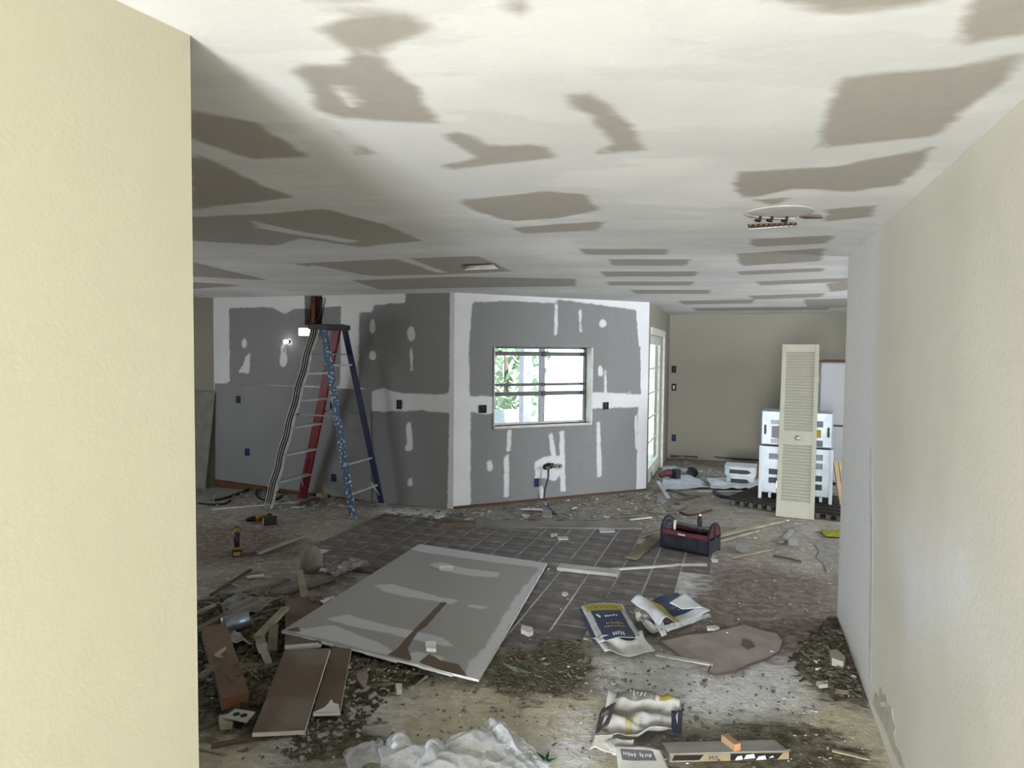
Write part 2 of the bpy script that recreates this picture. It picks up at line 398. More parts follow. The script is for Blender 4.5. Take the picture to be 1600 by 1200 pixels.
# two openings cut in the ceiling: the light hole and the slots
def cut_ceiling(pts):
    P = cpoly(pts); bm = bmesh.new(); bm.from_mesh(ceil_me)
    kill = []
    xs = np.array([f.calc_center_median()[:2] for f in bm.faces]); s_ = sdf(P, xs[:, 0], xs[:, 1])
    bm.faces.ensure_lookup_table()
    bmesh.ops.delete(bm, geom=[bm.faces[i] for i in np.nonzero(s_ > .012)[0]], context='FACES')
    bm.to_mesh(ceil_me); bm.free()
cut_ceiling([(721, 413), (772, 411), (778, 418), (727, 420)])
bp = cpoly([(721, 413), (772, 411), (778, 418), (727, 420)]); bc = np.mean(bp, 0)
MB().box((bc[0], bc[1], H + .13), (.40, .40, .01)).box((bc[0], bc[1] - .2, H + .07), (.40, .02, .12)).box((bc[0], bc[1] + .2, H + .07), (.40, .02, .12)).box((bc[0] - .2, bc[1], H + .07), (.02, .4, .12)).box((bc[0] + .2, bc[1], H + .07), (.02, .4, .12)).build('slot_cover_box', M('slot_box_brown', (.10, .05, .03)), None)['kind'] = 'structure'  # brown box added above the slot to keep the sun out
ceiling = linked('ceiling', ceil_me); tag(ceiling, kind='structure')
bm = bmesh.new(); bm.from_mesh(ceil_me); bmesh.ops.reverse_faces(bm, faces=bm.faces); bm.to_mesh(ceil_me); bm.free()

# ------------------------------------------------------------------ floor
def fpoly(pts): return [fl(x, y) for x, y in pts]
Z_TILE = [(470, 885), (520, 838), (600, 806), (720, 806), (760, 816), (1000, 818), (1010, 850), (1120, 868), (1105, 880), (1040, 935), (985, 952), (905, 1000), (820, 1010), (560, 1000), (560, 905)]
zones = {
 'dust': [(1, fpoly(p)) for p in [[(505, 1110), (600, 1055), (650, 1035), (640, 1085), (620, 1120), (600, 1165), (440, 1185), (430, 1150)], [(905, 1030), (1060, 1030), (1110, 1055), (1240, 1030), (1290, 1060), (1240, 1120), (1180, 1140), (1060, 1125), (960, 1080)], [(830, 915), (905, 930), (915, 990), (835, 985)], [(600, 795), (680, 798), (720, 812), (600, 808)], [(1060, 905), (1090, 900), (1080, 930), (1050, 925)], [(850, 1180), (900, 1120), (940, 1130), (920, 1230), (850, 1230)]]],
 'sand': [(1, fpoly(p)) for p in [[(640, 1062), (740, 1066), (900, 1080), (960, 1110), (1000, 1230), (560, 1230), (620, 1140)], [(1240, 1060), (1300, 1095), (1365, 1105), (1440, 1230), (1080, 1230), (1230, 1130)], [(310, 1150), (400, 1150), (440, 1230), (300, 1230)]]],
 'brown': [(1, fpoly(p)) for p in [[(1050, 910), (1150, 880), (1310, 905), (1308, 985), (1262, 1010), (1235, 1035), (1100, 1025), (1010, 1000), (1030, 950)], [(290, 820), (430, 822), (470, 850), (470, 872), (290, 890)], [(900, 935), (985, 925), (1000, 945), (900, 955)]]],
 'dirt': [(1, fpoly(p)) for p in [[(290, 940), (400, 925), (470, 935), (500, 990), (660, 1050), (640, 1075), (520, 1110), (400, 1150), (290, 1160)], [(740, 1050), (830, 985), (900, 1000), (930, 1050), (900, 1085), (780, 1090)], [(1245, 1010), (1310, 962), (1366, 1108), (1300, 1095), (1250, 1060)], [(1080, 1150), (1240, 1120), (1330, 1160), (1390, 1230), (1060, 1230)], [(560, 1120), (600, 1150), (560, 1200), (470, 1180)]]],
 'grout': [(1, fpoly(Z_TILE))]}
def floor_material():
    m, nt, bs = nodes_of('bare_slab'); bs.inputs['Roughness'].default_value = .85; bs.inputs['Specular IOR Level'].default_value = .2
    v = coords(nt)
    n1, n2, n3 = noise(nt, v, 3, 6, .65), noise(nt, v, 14, 6, .7), noise(nt, v, 45, 4, .7)
    vs_ = coords(nt, (1, 2.2, 1), .3); n4 = noise(nt, vs_, 6, 7, .75)
    c = mixc(nt, ramp(nt, n1, .35, .65), (.25, .22, .18), (.35, .32, .275))
    c = mixc(nt, ramp(nt, n2, .52, .62), c, (.43, .41, .38))
    def zone(c, attr, col, w, amp, nz, col2=None):
        at = N(nt, 'ShaderNodeAttribute', attribute_name=attr)
        d = mathn(nt, 'ADD', at.outputs['Fac'], mathn(nt, 'MULTIPLY', mathn(nt, 'SUBTRACT', nz, .5), amp))
        cc = mixc(nt, ramp(nt, n2, .4, .62), col, col2 or tuple(x * .8 for x in col))
        return mixc(nt, ramp(nt, d, -w, w), c, cc)
    c = zone(c, 'grout', (.62, .61, .61), .02, .0, n1, (.50, .49, .485))
    c = zone(c, 'brown', (.15, .112, .088), .20, .8, n4, (.25, .21, .18))
    c = zone(c, 'sand', (.63, .575, .43), .12, .6, n1, (.50, .45, .33))
    c = zone(c, 'dust', (.84, .84, .85), .16, 1.1, n4, (.66, .64, .62))
    c = zone(c, 'dirt', (.085, .075, .045), .10, .9, n4, (.20, .175, .125))
    # dark damp blotches and plaster specks everywhere
    c = mixc(nt, mathn(nt, 'MULTIPLY', ramp(nt, n4, .57, .66), .7), c, (.13, .11, .075))
    sp = noise(nt, v, 90, 2, .5); c = mixc(nt, ramp(nt, sp, .70, .74), c, (.72, .71, .69))
    sp2 = noise(nt, v, 28, 3, .6); c = mixc(nt, ramp(nt, sp2, .68, .71), c, (.62, .61, .58))
    nt.links.new(c, bs.inputs['Base Color'])
    bump(nt, bs, mathn(nt, 'ADD', mathn(nt, 'ADD', n2, mathn(nt, 'MULTIPLY', n4, 1.2)), mathn(nt, 'MULTIPLY', n3, .6)), .8, .03)
    return m
floor_me = grid_mesh('floor', np.arange(-6.2, 8.6, .06), np.arange(-6, 12.4, .06), inside, lambda x, y: np.stack([x, y, x * 0], -1),
                     {k: (lambda x, y, o=o: field(o, x, y)) for k, o in zones.items()}, floor_material())
floor = linked('floor', floor_me); tag(floor, kind='structure')

tile_mat = M('old_floor_tile', (.125, .108, .098), (.25, .23, .22), 5, .6, .3, lo=.45, hi=.72, rnd=.22, stretch=(1, 2, 1), bscale=30)
tp = .232
tm = MB().box((0, 0, .001), (tp - .015, tp - .015, .008)).mesh('tile', tile_mat)
poly_t = np.array(fpoly(Z_TILE)); ntile = 0
org = np.array([.516, 5.813]); 
for i in range(-25, 25):
    for j in range(-25, 25):
        c = org + W * ((i + .5) * tp) + U * ((j + .5) * tp)
        s_ = sdf(poly_t, np.array([c[0]]), np.array([c[1]]))[0]
        if s_ > .02 and ntile < 300:
            o = linked('tile', tm, floor, (c[0], c[1], rng.uniform(-.0015, .001)), (rng.normal() * .004, rng.normal() * .004, -TH)); ntile += 1

# ------------------------------------------------------------------ outside
def blob_tree(name, label, base, h, r, mat, n=900, trunk=None, cat='tree', lx=.16):
    t = thing(name, label, cat, base)
    mb = MB()
    for k in range(n):
        a, b = rng.uniform(0, 6.283), rng.uniform(-1, 1); q = math.sqrt(1 - b * b); rr = r * rng.uniform(.55, 1) * (1 + .25 * math.sin(3 * a + b * 4))
        p = Vector((math.cos(a) * q * rr, math.sin(a) * q * rr, h * .55 + b * rr * (h * .5 / r)))
        R_ = Matrix.Rotation(rng.uniform(0, 6.28), 3, 'Z') @ Matrix.Rotation(rng.uniform(-1.3, 1.3), 3, 'X')
        l = lx * rng.uniform(.6, 1.3)
        mb.add([p + R_ @ Vector(q_) for q_ in ((-l * .4, 0, 0), (0, -l * .7, .02), (l * .4, 0, 0), (0, l * .9, .03))], [(0, 1, 2, 3)])
    tag(mb.build('foliage', mat, t), kind='stuff')
    MB().tube([(0, 0, -.05), (.03, .02, h * .3), (0, .05, h * .7)], [.09, .07, .03]).build('trunk', M('bark', (.16, .12, .09)), t)
    return t
if True:
    gm = M('sunlit_paving', (.62, .61, .58), (.5, .49, .46), 3, .9)
    g = MB().add([(-40, -40, -.06), (40, -40, -.06), (40, 50, -.06), (-40, 50, -.06)], [(0, 1, 2, 3)]).build('ground_outside', gm)
    tag(g, kind='structure')
# ------------------------------------------------------------------ window, glazed door
def M_glass(name, tint=(.9, .97, .98), gloss=.06):
    m = bpy.data.materials.new(name); m.use_nodes = True; nt = m.node_tree; nt.nodes.clear()
    o = nt.nodes.new('ShaderNodeOutputMaterial'); t = nt.nodes.new('ShaderNodeBsdfTransparent'); g_ = nt.nodes.new('ShaderNodeBsdfGlossy'); mx = nt.nodes.new('ShaderNodeMixShader')
    t.inputs[0].default_value = rgba(tint); g_.inputs['Roughness'].default_value = .02; mx.inputs[0].default_value = gloss
    nt.links.new(t.outputs[0], mx.inputs[1]); nt.links.new(g_.outputs[0], mx.inputs[2]); nt.links.new(mx.outputs[0], o.inputs[0]); return m
glass = M_glass('window_glass')
alu = M('bronze_aluminium', (.12, .115, .12), rough=.5, metal=.4)
greymull = M('grey_frame', (.45, .45, .50), rough=.5)
whitewood = M('white_trim_paint', (.72, .70, .64), rough=.6, bmp=.1)
win = bpy.data.objects.new('window_1', None); COL.objects.link(win); tag(win, kind='structure')
win.location = wall_bay.at(wl, wb); win.rotation_euler = (0, 0, wall_bay.rz())
ww, wh = wr - wl, wt - wb
yo = .125                                          # glazing set back in the opening
def zrow(py): return pb.sz(850, py)[1] * 1.0 - wb
# the glass stands yo behind the wall face, so its rows are read on that plane
pbg = Probe(C - pb.n * yo, D - pb.n * yo)
def zr(py): return pbg.sz(850, py)[1] - wb
def xr(px_, py=600): return pbg.sz(px_, py)[0] - wl
rows = [(553, .048), (600.5, .03), (614.5, .046)]
xm = xr(848)
edges = [0] + [zr(p) for p, _ in rows[::-1]] + [wh]
for (py, t_) in rows: MB().box((ww / 2, yo, zr(py)), (ww, .045, t_), bev=.004).build('rail', alu, win)
for z_, m_ in ((.012, whitewood), (wh - .012, alu)): MB().box((ww / 2, yo, z_), (ww, .05, .024)).build('window_frame', m_, win)
for x_ in (.012, ww - .012): MB().box((x_, yo, wh / 2), (.024, .05, wh)).build('window_frame', alu, win)
MB().box((xm, yo + .03, wh / 2), (.078, .03, wh), bev=.004).build('mullion', greymull, win)
for (py, t_) in rows: MB().box((xm, yo - .028, zr(py)), (.05, .012, t_ * 1.3)).build('latch', M('maroon_latch', (.12, .11, .12)), win)
for i in range(4):
    for x0, x1 in ((.024, xm - .03), (xm + .03, ww - .024)):
        MB().box(((x0 + x1) / 2, yo, (edges[i] + edges[i + 1]) / 2), (x1 - x0, .005, edges[i + 1] - edges[i])).build('pane', glass, win)
MB().box((ww / 2, .05, -.014), (ww + .02, .16, .028), bev=.004).build('window_sill', whitewood, win)
MB().box((ww + .006, .05, wh / 2), (.022, .14, wh), bev=.003).build('jamb', whitewood, win)
MB().box((-.006, .05, wh / 2), (.012, .13, wh)).build('jamb', whitewood, win)

dr = bpy.data.objects.new('door_1', None); COL.objects.link(dr); tag(dr, kind='structure')
d0, d1 = dn0 - .25, dn1
dr.location = wall_door.at(d0, 0); dr.rotation_euler = (0, 0, wall_door.rz())
dw = d1 - d0
for x_ in (.05, dw - .05): MB().box((x_, .05, dt / 2), (.10, .03, dt)).build('stile', whitewood, dr)
for z_, t_ in ((.10, .20), (dt - .06, .12)): MB().box((dw / 2, .05, z_), (dw - .2, .045, t_)).build('rail', whitewood, dr)
zs = [.2 + (dt - .32) * k / 5 for k in range(6)]
for z_ in zs[1:-1]: MB().box((dw / 2, .05, z_), (dw - .2, .010, .022)).build('muntin', whitewood, dr)
nv = 2
xsb = [.1 + (dw - .2) * k / nv for k in range(nv + 1)]
for x_ in xsb[1:-1]: MB().box((x_, .05, (zs[0] + zs[-1]) / 2), (.022, .010, zs[-1] - zs[0])).build('muntin', whitewood, dr)
for i in range(nv):
    for k in range(5):
        MB().box(((xsb[i] + xsb[i + 1]) / 2, .052, (zs[k] + zs[k + 1]) / 2), (xsb[i + 1] - xsb[i] - .02, .005, zs[k + 1] - zs[k] - .02)).build('pane', glass, dr)
MB().box((dw + .05, -.01, dt / 2 + .05), (.10, .03, dt + .10), bev=.004).build('door_casing', whitewood, dr)
MB().box((dw / 2, -.01, dt + .05), (dw, .03, .10), bev=.004).build('door_casing', whitewood, dr)

# ------------------------------------------------------------------ outside things seen through the glass
out = -pb.n
def outp(px_, dist, z=0):
    """a place outside, straight through window column px_ and dist metres beyond the wall"""
    d = ray(px_, 600)[:2]; q = Probe(C + out * dist, D + out * dist); nn = np.array([q.t[1], -q.t[0]])
    P = d * ((q.p @ nn) / (d @ nn)); return (P[0], P[1], z)
leaf = M('sunlit_leaves', (.34, .45, .30), (.5, .58, .46), 2, .7)
blob_tree('garden_shrub', 'leafy green shrub outside the left panes of the window', outp(790, 4.2, -.06), 2.6, .75, leaf, 700, cat='shrub')
blob_tree('garden_tree', 'broad green tree standing far behind the shrub outside', outp(785, 16, -.06), 5.0, 1.9, M('far_leaves', (.40, .48, .38), (.55, .60, .52), 2, .8), 900, lx=.3)
blob_tree('garden_tree', 'green tree outside whose crown tops the right panes', outp(890, 20, -.06), 6.0, 2.2, M('far_leaves', (.25, .33, .22)), 700, lx=.3)
stucco = M('white_stucco', (.72, .74, .74), (.66, .68, .68), 3, .9, .2)
ot = thing('porch_post', 'grey lavender porch post seen through the left panes', 'post', outp(821, 2.2, -.06), wall_bay.rz())
MB().box((0, 0, 1.3), (.15, .15, 2.6), bev=.01).build('shaft', M('lavender_paint', (.36, .34, .40)), ot)
MB().box((0, 0, .08), (.21, .21, .16), bev=.01).build('foot', M('lavender_paint', (.36, .34, .40)), ot)
p0, p1 = outp(760, 8, -.06), outp(960, 8, -.06)
gw = thing('garden_wall', 'low white masonry wall across the yard outside the window', 'wall', p0, wall_bay.rz())
Lw = math.dist(p0, p1) + 3
MB().box((Lw / 2 - 1, 0, .45), (Lw, .2, .9)).build('wall_body', stucco, gw)
MB().box((Lw / 2 - 1, 0, .93), (Lw, .28, .06), bev=.01).build('coping', M('rose_coping', (.50, .42, .42)), gw)
ps = outp(836, 3.3, -.06)
gs = thing('garden_chair', 'white tubular garden chair outside the lower left panes', 'chair', outp(800, 2.4, -.06), .4)
wm = M('white_tube', (.85, .85, .85), rough=.4)
for x_ in (-.25, .25):
    MB().tube([(x_, -.25, 0), (x_, -.22, .42), (x_, .25, .42), (x_, .33, .95)], .014).build('side_frame', wm, gs)
    MB().tube([(x_, .3, 0), (x_, .1, .42)], .014).build('leg', wm, gs)
MB().box((0, 0, .43), (.5, .48, .02), bev=.008).build('seat', M('mesh_cloth', (.62, .68, .70)), gs)
MB().bar((0, .27, .5), (0, .325, .92), .48, .015, (0, 1, 0)).build('backrest', M('mesh_cloth', (.62, .68, .70)), gs)
sh = thing('neighbour_shed', 'pale blue white building filling the right panes of the window', 'building', outp(885, 9.5, -.06), wall_bay.rz())
MB().box((.6, 1.2, 1.6), (3.0, 2.2, 3.2)).build('shed_wall', M('pale_siding', (.80, .88, .90), (.74, .84, .87), 1, .8), sh)
MB().box((.6, 1.2, 3.25), (3.4, 2.6, .12)).build('roof', M('shed_roof', (.4, .4, .42)), sh)
# ------------------------------------------------------------------ fittings on the walls
blue = M('blue_box_plastic', (.02, .06, .18), rough=.5); dark = M('dark_recess', (.02, .02, .022)); 
def ebox(wall, x, y, w=.055, h=.095, mat=blue, label='', face=False, out_=.0):
    """electrical box let into the wall: rim, back, two screw ears"""
    a, z = wall.sz(x, y); t = thing('outlet_box', label, 'outlet box', wall.at(a, z, out_), wall.rz(), 'electrical boxes on the walls')
    for dx in (-w / 2, w / 2): MB().box((dx, -.004, 0), (.006, .012, h)).build('rim', mat, t)
    for dz in (-h / 2, h / 2): MB().box((0, -.004, dz), (w + .006, .012, .006)).build('rim', mat, t)
    MB().box((0, .001, 0), (w, .003, h)).build('back_plate', dark if mat is not blue else M('blue_box_inside', (.012, .03, .09)), t)
    MB().tube([(0, -.001, -h * .3), (.008, -.012, 0), (-.006, -.010, h * .25)], .003, 6).build('wire_end', M('wire_copper', (.30, .18, .10)), t)
    return t
pw = [(374, 624, blue, 'blue outlet box high in the lower left drywall panel'), (388, 706, blue, 'blue outlet box low in the lower left drywall panel'),
      (521, 633, blue, 'dark blue outlet box behind the stepladder, upper one'), (523, 746, blue, 'blue outlet box low behind the stepladder legs'),
      (624, 632, dark, 'black outlet box in the white taped band left of the corner')]
for x, y, m_, lb in pw: ebox(wall_kit, x, y, mat=m_, label=lb, h=.085 if m_ is blue else .10, out_=.017 if x < 575 else .003)
ebox(wall_bay, 754, 639, .085, .085, dark, 'black square outlet box left of the window', out_=.003)
ebox(wall_bay, 838, 754, .05, .095, blue, 'blue outlet box under the window beside the pipe stubs', out_=.003)
ebox(wall_bay, 946, 634, .075, .085, M('red_box_plastic', (.10, .02, .025)), 'dark red outlet box right of the window', out_=.003)
for y_, lb, m_ in ((577, 'dark switch box beside the glazed door, topmost of three', dark), (605, 'switch box with pale centre beside the glazed door', dark), (684, 'blue outlet box low on the cream wall by the door', blue)):
    t = ebox(wall_back, 1053, y_, .07, .11, m_, lb, out_=.003)
    if y_ == 605: MB().box((0, -.012, 0), (.03, .008, .06), bev=.003).build('toggle', whitewood, t)

# loose lower sheet on the kitchen wall, its bottom edge clear of the floor
paper = M('grey_board_paper', (.27, .27, .275), (.25, .25, .255), 2, .9, .08, bscale=60)
core = M('white_gypsum', (.80, .79, .77), rough=.9, bmp=.3)
mb = MB(); mb.prism([wall_kit.at(a, z) for a, z in (pk.sz(337, 599), pk.sz(580, 609), pk.sz(581, 783), pk.sz(337, 748))], (wall_kit.n[0] * .003, wall_kit.n[1] * .003, 0), (wall_kit.n[0] * .015, wall_kit.n[1] * .015, 0))
mb.build('drywall_panel', paper, wall_kit.o)
wood_d = M('dark_framing_wood', (.13, .065, .035), (.08, .045, .028), 6, .8, .3, stretch=(1, 1, 6))
s0, s1 = pk.sz(337, 760)[0], pk.sz(575, 790)[0]
MB().prism([wall_kit.at(s0, .0), wall_kit.at(s1, .0), wall_kit.at(s1, .05), wall_kit.at(s0, .10)], (wall_kit.n[0] * .001, wall_kit.n[1] * .001, 0), (wall_kit.n[0] * .012, wall_kit.n[1] * .012, 0)).build('sill_plate', wood_d, wall_kit.o)
mb = MB(); a0, a1, zb, _ = hole_k
mb.bar(wall_kit.at(a0 + .10, zb - .1, -.10), wall_kit.at(a0 + .10, H, -.10), .14, .05, (wall_kit.t[0], wall_kit.t[1], 0)); mb.build('stud', M('rust_stud', (.16, .055, .025), (.09, .035, .02), 4, .8, .2), wall_kit.o)
MB().bar(wall_kit.at(a1 - .02, zb - .1, -.09), wall_kit.at(a1 - .02, H, -.09), .06, .04, (wall_kit.t[0], wall_kit.t[1], 0)).build('stud', wood_d, wall_kit.o)
mb = MB().prism([wall_kit.at(a0 - .2, zb - .2), wall_kit.at(a1 + .2, zb - .2), wall_kit.at(a1 + .2, H), wall_kit.at(a0 - .2, H)], (-wall_kit.n[0] * .17, -wall_kit.n[1] * .17, 0), (-wall_kit.n[0] * .15, -wall_kit.n[1] * .15, 0)); mb.build('sheathing', M('dark_sheathing', (.05, .03, .02)), wall_kit.o)
MB().tube([wall_kit.at(a1 - .05, H - .02, .01), wall_kit.at(a1 + .02, H - .05, .03), wall_kit.at(a1 - .01, H - .25, .02), wall_kit.at(a1 - .06, zb + .05, .02), wall_kit.at(a1 - .12, zb - .02, .03)], .012, 8).build('cable', M('black_rubber', (.015, .015, .017), rough=.5), wall_kit.o)
# dark gap under the bay walls
for wv, nm in ((wall_bay, 'sill_plate'), ):
    MB().prism([wv.at(0, 0), wv.at(wv.L, 0), wv.at(wv.L, .018), wv.at(0, .03)], (wv.n[0] * .001, wv.n[1] * .001, 0), (wv.n[0] * .012, wv.n[1] * .012, 0)).build(nm, wood_d, wv.o)

# small bright lamps by the ladder
lamp_m = M_emit('lit_lamp', (1, .98, .94), 4.0)
wp = wall_kit.pt(486, 519, .10)
t = thing('work_light', 'bright white twin work light glowing at the ladder top', 'lamp', wp, wall_kit.rz())
MB().box((0, .02, 0), (.22, .05, .12), bev=.01).build('housing', M('lamp_case', (.1, .1, .1)), t)
for dx, w_ in ((-.035, .11), (.06, .06)): MB().box((dx, -.012, 0), (w_, .02, .09), bev=.008).build('lens', lamp_m, t)
MB().tube([(.05, .03, .05), (.03, .05, .12), (0, .07, .2)], .006, 6).build('hanger', alu, t)
t = thing('light_bulb', 'small round glowing bulb on the grey wall left of the ladder', 'lamp', wall_kit.pt(452, 534, .03), wall_kit.rz())
MB().lathe([(.004, -.05), (.022, -.04), (.028, -.02), (.018, .005), (.014, .02)], (0, -.02, 0), (0, 1, 0), 12).build('bulb', lamp_m, t)
MB().lathe([(.016, 0), (.02, .012), (.02, .03)], (0, 0, 0), (0, 1, 0), 12).build('socket', dark, t)
MB().tube([(-.01, .01, 0), (-.035, .0, -.04), (-.07, .01, -.13)], .006, 6).build('wire', M('wire_grey', (.3, .3, .3)), t)

# pipe stubs and hanging cable under the window
chrome = M('dull_brass', (.35, .30, .24), rough=.35, metal=.8)
t = thing('pipe_stubs', 'brass water pipe stubs coming through the wall under the window', 'pipe', wall_bay.pt(858, 728, 0), wall_bay.rz())
MB().prism([(q[0], -.001, q[1]) for q in [(-.09, -.025), (-.05, -.045), (.03, -.035), (.075, -.01), (.06, .03), (-.02, .04), (-.08, .02)]], (0, 0, 0), (0, -.003, 0)).build('hole_edge', dark, t)
for x_, z_, l_ in ((-.06, -.005, .07), (.01, .012, .09)):
    b_ = MB().lathe([(.012, 0), (.012, l_), (.02, l_), (.02, l_ + .025), (.008, l_ + .03)], (x_, 0, z_), (0, -1, 0), 12).build('valve', chrome, t)
    MB().tube([(x_ - .02, -l_ - .03, z_ - .02), (x_ + .02, -l_ - .03, z_ + .02)], .006, 6).build('valve_handle', alu, b_)
MB().tube([(-.06, -.06, .0), (.02, -.065, .01)], .008, 6).build('crosspiece', chrome, t)
t = thing('drain_pipe', 'grey drain pipe stub with dark mouth under the window', 'pipe', wall_bay.pt(872, 728, 0), wall_bay.rz())
MB().lathe([(.03, 0), (.03, .04), (.024, .04), (.024, .005), (.002, .004)], (.01, 0, 0), (0, -1, 0), 16).build('collar', M('pvc_grey', (.5, .5, .5)), t)
MB().lathe([(.022, .003), (.02, .006)], (.01, 0, 0), (0, -1, 0), 14).build('mouth', dark, t)
P = [wall_bay.pt(853, 731, .06), wall_bay.pt(852, 745, .07), wall_bay.pt(848, 765, .05), wall_bay.pt(847, 776, .05), wall_bay.pt(850, 783, .08), atz(858, 793, .02), atz(868, 803, .012)]
tag(MB().tube(P, .011, 8).build('hanging_cable', M('grey_sheath', (.07, .07, .085), rough=.5)), 'dark grey cable hanging from the pipe hole to the floor', 'cable')

# ------------------------------------------------------------------ ceiling fittings
t = thing('ceiling_light_cutout', 'round torn cutout with white pan in the ceiling', 'ceiling light', (*atz(1218, 331, H)[:2], H))
mb = MB(); mb.lathe([(.005, .001), (.145, .001), (.15, .002), (.15, .004), (.14, .005), (.005, .0055)], (0, 0, 0), (0, 0, -1), 24); mb.build('pan', M('white_pan', (.58, .55, .53), rough=.7), t)
for k, dx in enumerate((-.07, -.015, .055)): MB().tube([(dx, .05, -.014), (dx + .004, .07, -.03), (dx - .004, .10, -.02)], .007, 6).build('wire_stub', dark, t)
MB().prism([(.13, .03, 0), (.22, .06, 0), (.24, .09, 0), (.16, .10, 0), (.12, .07, 0)], (0, 0, -.012), (0, 0, -.003)).build('torn_edge', M('torn_brown', (.16, .12, .10)), t)
MB().prism([(-.16, .02, 0), (-.10, .10, 0), (.05, .15, 0), (.12, .12, 0), (.05, .12, 0), (-.08, .08, 0)], (0, 0, -.010), (0, 0, -.002)).build('torn_edge', M('torn_pink', (.45, .36, .32)), t)
def slot(name, label, pts, cat, inner, lip):
    P = cpoly(pts); c = np.mean(P, 0); t = thing(name, label, cat, (c[0], c[1], H)); mb = MB()
    L = [(p[0] - c[0], p[1] - c[1], 0) for p in P]
    MB().prism(L, (0, 0, -.004), (0, 0, -.001)).build('slot_shadow', inner, t)  # dark plate; the shade inside the slot is put into its colour
    a, b = Vector(L[3]), Vector(L[2])
    MB().bar(a + Vector((0, 0, -.012)), b + Vector((0, 0, -.004)), .02, .006).build('lip', lip, t)
    for k in range(9):
        q = Vector(L[0]).lerp(Vector(L[1]), (k + .5) / 9); q2 = Vector(L[3]).lerp(Vector(L[2]), (k + .5) / 9)
        MB().bar(q + Vector((0, 0, -.005)), q2 + Vector((0, 0, -.005)), .012, .004).build('rib', M('rust_rib', (.25, .14, .09)), t)
    return t
slot('air_slot', 'narrow rusty slot in the ceiling beside the round cutout', [(1168, 350), (1244, 347), (1246, 351), (1170, 355)], 'vent', M('slot_shade_brown', (.08, .05, .035)), M('lip_white', (.5, .48, .46)))
t = thing('ceiling_slot', 'dark rectangular slot with white rim in the far ceiling', 'vent', (bc[0], bc[1], H))
ctr = [Vector((p[0] - bc[0], p[1] - bc[1], 0)) for p in bp]
for k in range(4):
    MB().bar(ctr[k] + Vector((0, 0, .007)), ctr[(k + 1) % 4] + Vector((0, 0, .007)), .012, .02 if k != 2 else .035).build('rim', M('lip_white2', (.85, .85, .85)) if k in (2,) else M('lip_orange', (.30, .12, .06)), t)

# ------------------------------------------------------------------ heaps of dirt
heaps = [(fpoly([(296, 955), (340, 937), (420, 930), (468, 945), (480, 985), (545, 1030), (640, 1040), (650, 1062), (560, 1090), (420, 1120), (296, 1125)]), .085, 3),
         (fpoly([(1252, 1012), (1309, 968), (1362, 1098), (1310, 1090), (1262, 1052)]), .05, 5)]
def ground(x, y):
    x, y = np.asarray(x, float), np.asarray(y, float); z = np.zeros(x.shape)
    for P, hh, sd_ in heaps:
        d = sdf(P, x, y); k = np.clip((d + .10) / .35, 0, 1); k = k * k * (3 - 2 * k)
        z = np.maximum(z, k * hh * (1 + .45 * fbm(x * 5, y * 5, sd_)))
    return z
def gz(p): return float(ground(np.array([p[0]]), np.array([p[1]]))[0])
dirtm = M('dark_mossy_dirt', (.055, .05, .03), (.16, .14, .10), 12, .95, .8, lo=.4, hi=.62, bscale=50)
for i, (P, hh, sd_) in enumerate(heaps):
    P_ = np.array(P); x0, y0 = P_.min(0) - .15; x1, y1 = P_.max(0) + .15
    def pl_(x, y): return np.stack([x, y, ground(x, y) - .004 + .012 * fbm(x * 17, y * 17, 9)], -1)
    me = grid_mesh('dirt_heap', np.arange(x0, x1, .03), np.arange(y0, y1, .03), lambda x, y: (sdf(P, x, y) > -.09) & (sdf(plan, x, y) > .01), pl_, {}, dirtm)
    me.polygons.foreach_set('use_smooth', [True] * len(me.polygons))
    tag(linked('dirt_heap', me), ['low heap of dark dirt and rubble by the near left wall', 'small pile of dark dirt along the foot of the right wall'][i], 'dirt', kind='stuff')

def shards(name, label, poly, n, s0, s1, mat, flat=.3, thin=None, zoff=0):
    P = np.array(poly); x0, y0 = P.min(0); x1, y1 = P.max(0); mb = MB()
    cx, cy = rng.uniform(x0, x1, n * 6), rng.uniform(y0, y1, n * 6)
    ok = (sdf(poly, cx, cy) > 0) & (sdf(plan, cx, cy) > .03); cx, cy = cx[ok][:n], cy[ok][:n]; cz = ground(cx, cy)
    for x, y, z0 in zip(cx, cy, cz):
        s_ = rng.uniform(s0, s1) * (1 if rng.random() > .1 else 1.6); t_ = max(.002, s_ * flat * rng.uniform(.2, 1)); z = z0 + zoff
        R_ = Matrix.Rotation(rng.uniform(0, 6.28), 3, 'Z') @ Matrix.Rotation(rng.normal() * .25, 3, 'X')
        m_ = 5; ang = np.sort(rng.uniform(0, 6.28, m_)); asp = rng.uniform(.35, 1) * (thin or 1)
        bot = [Vector((math.cos(a) * s_ * .5, math.sin(a) * s_ * .5 * asp, 0)) for a in ang]
        c = Vector((x, y, z + t_ * .3 + .001))
        vs = [c + R_ @ p for p in bot] + [c + R_ @ (p * .9 + Vector((0, 0, t_))) for p in bot]
        mb.add(vs, [tuple(range(m_))[::-1], tuple(range(m_, 2 * m_))] + [(i, (i + 1) % m_, m_ + (i + 1) % m_, m_ + i) for i in range(m_)])
    return tag(mb.build(name, mat), label, 'debris', kind='stuff')
white_chip = M('plaster_chip', (.68, .67, .65), (.5, .49, .47), 30, .9)
grey_chip = M('grey_chip', (.30, .285, .26), (.20, .185, .165), 20, .9)
dark_chip = M('dark_chip', (.07, .06, .04), (.13, .11, .08), 20, .9)
tan_chip = M('tan_chip', (.30, .25, .17), (.20, .16, .11), 20, .9)
HP = heaps[0][0]
shards('dirt_crumbs', 'dark crumbs strewn over the left debris heap', HP, 2200, .012, .05, dark_chip)
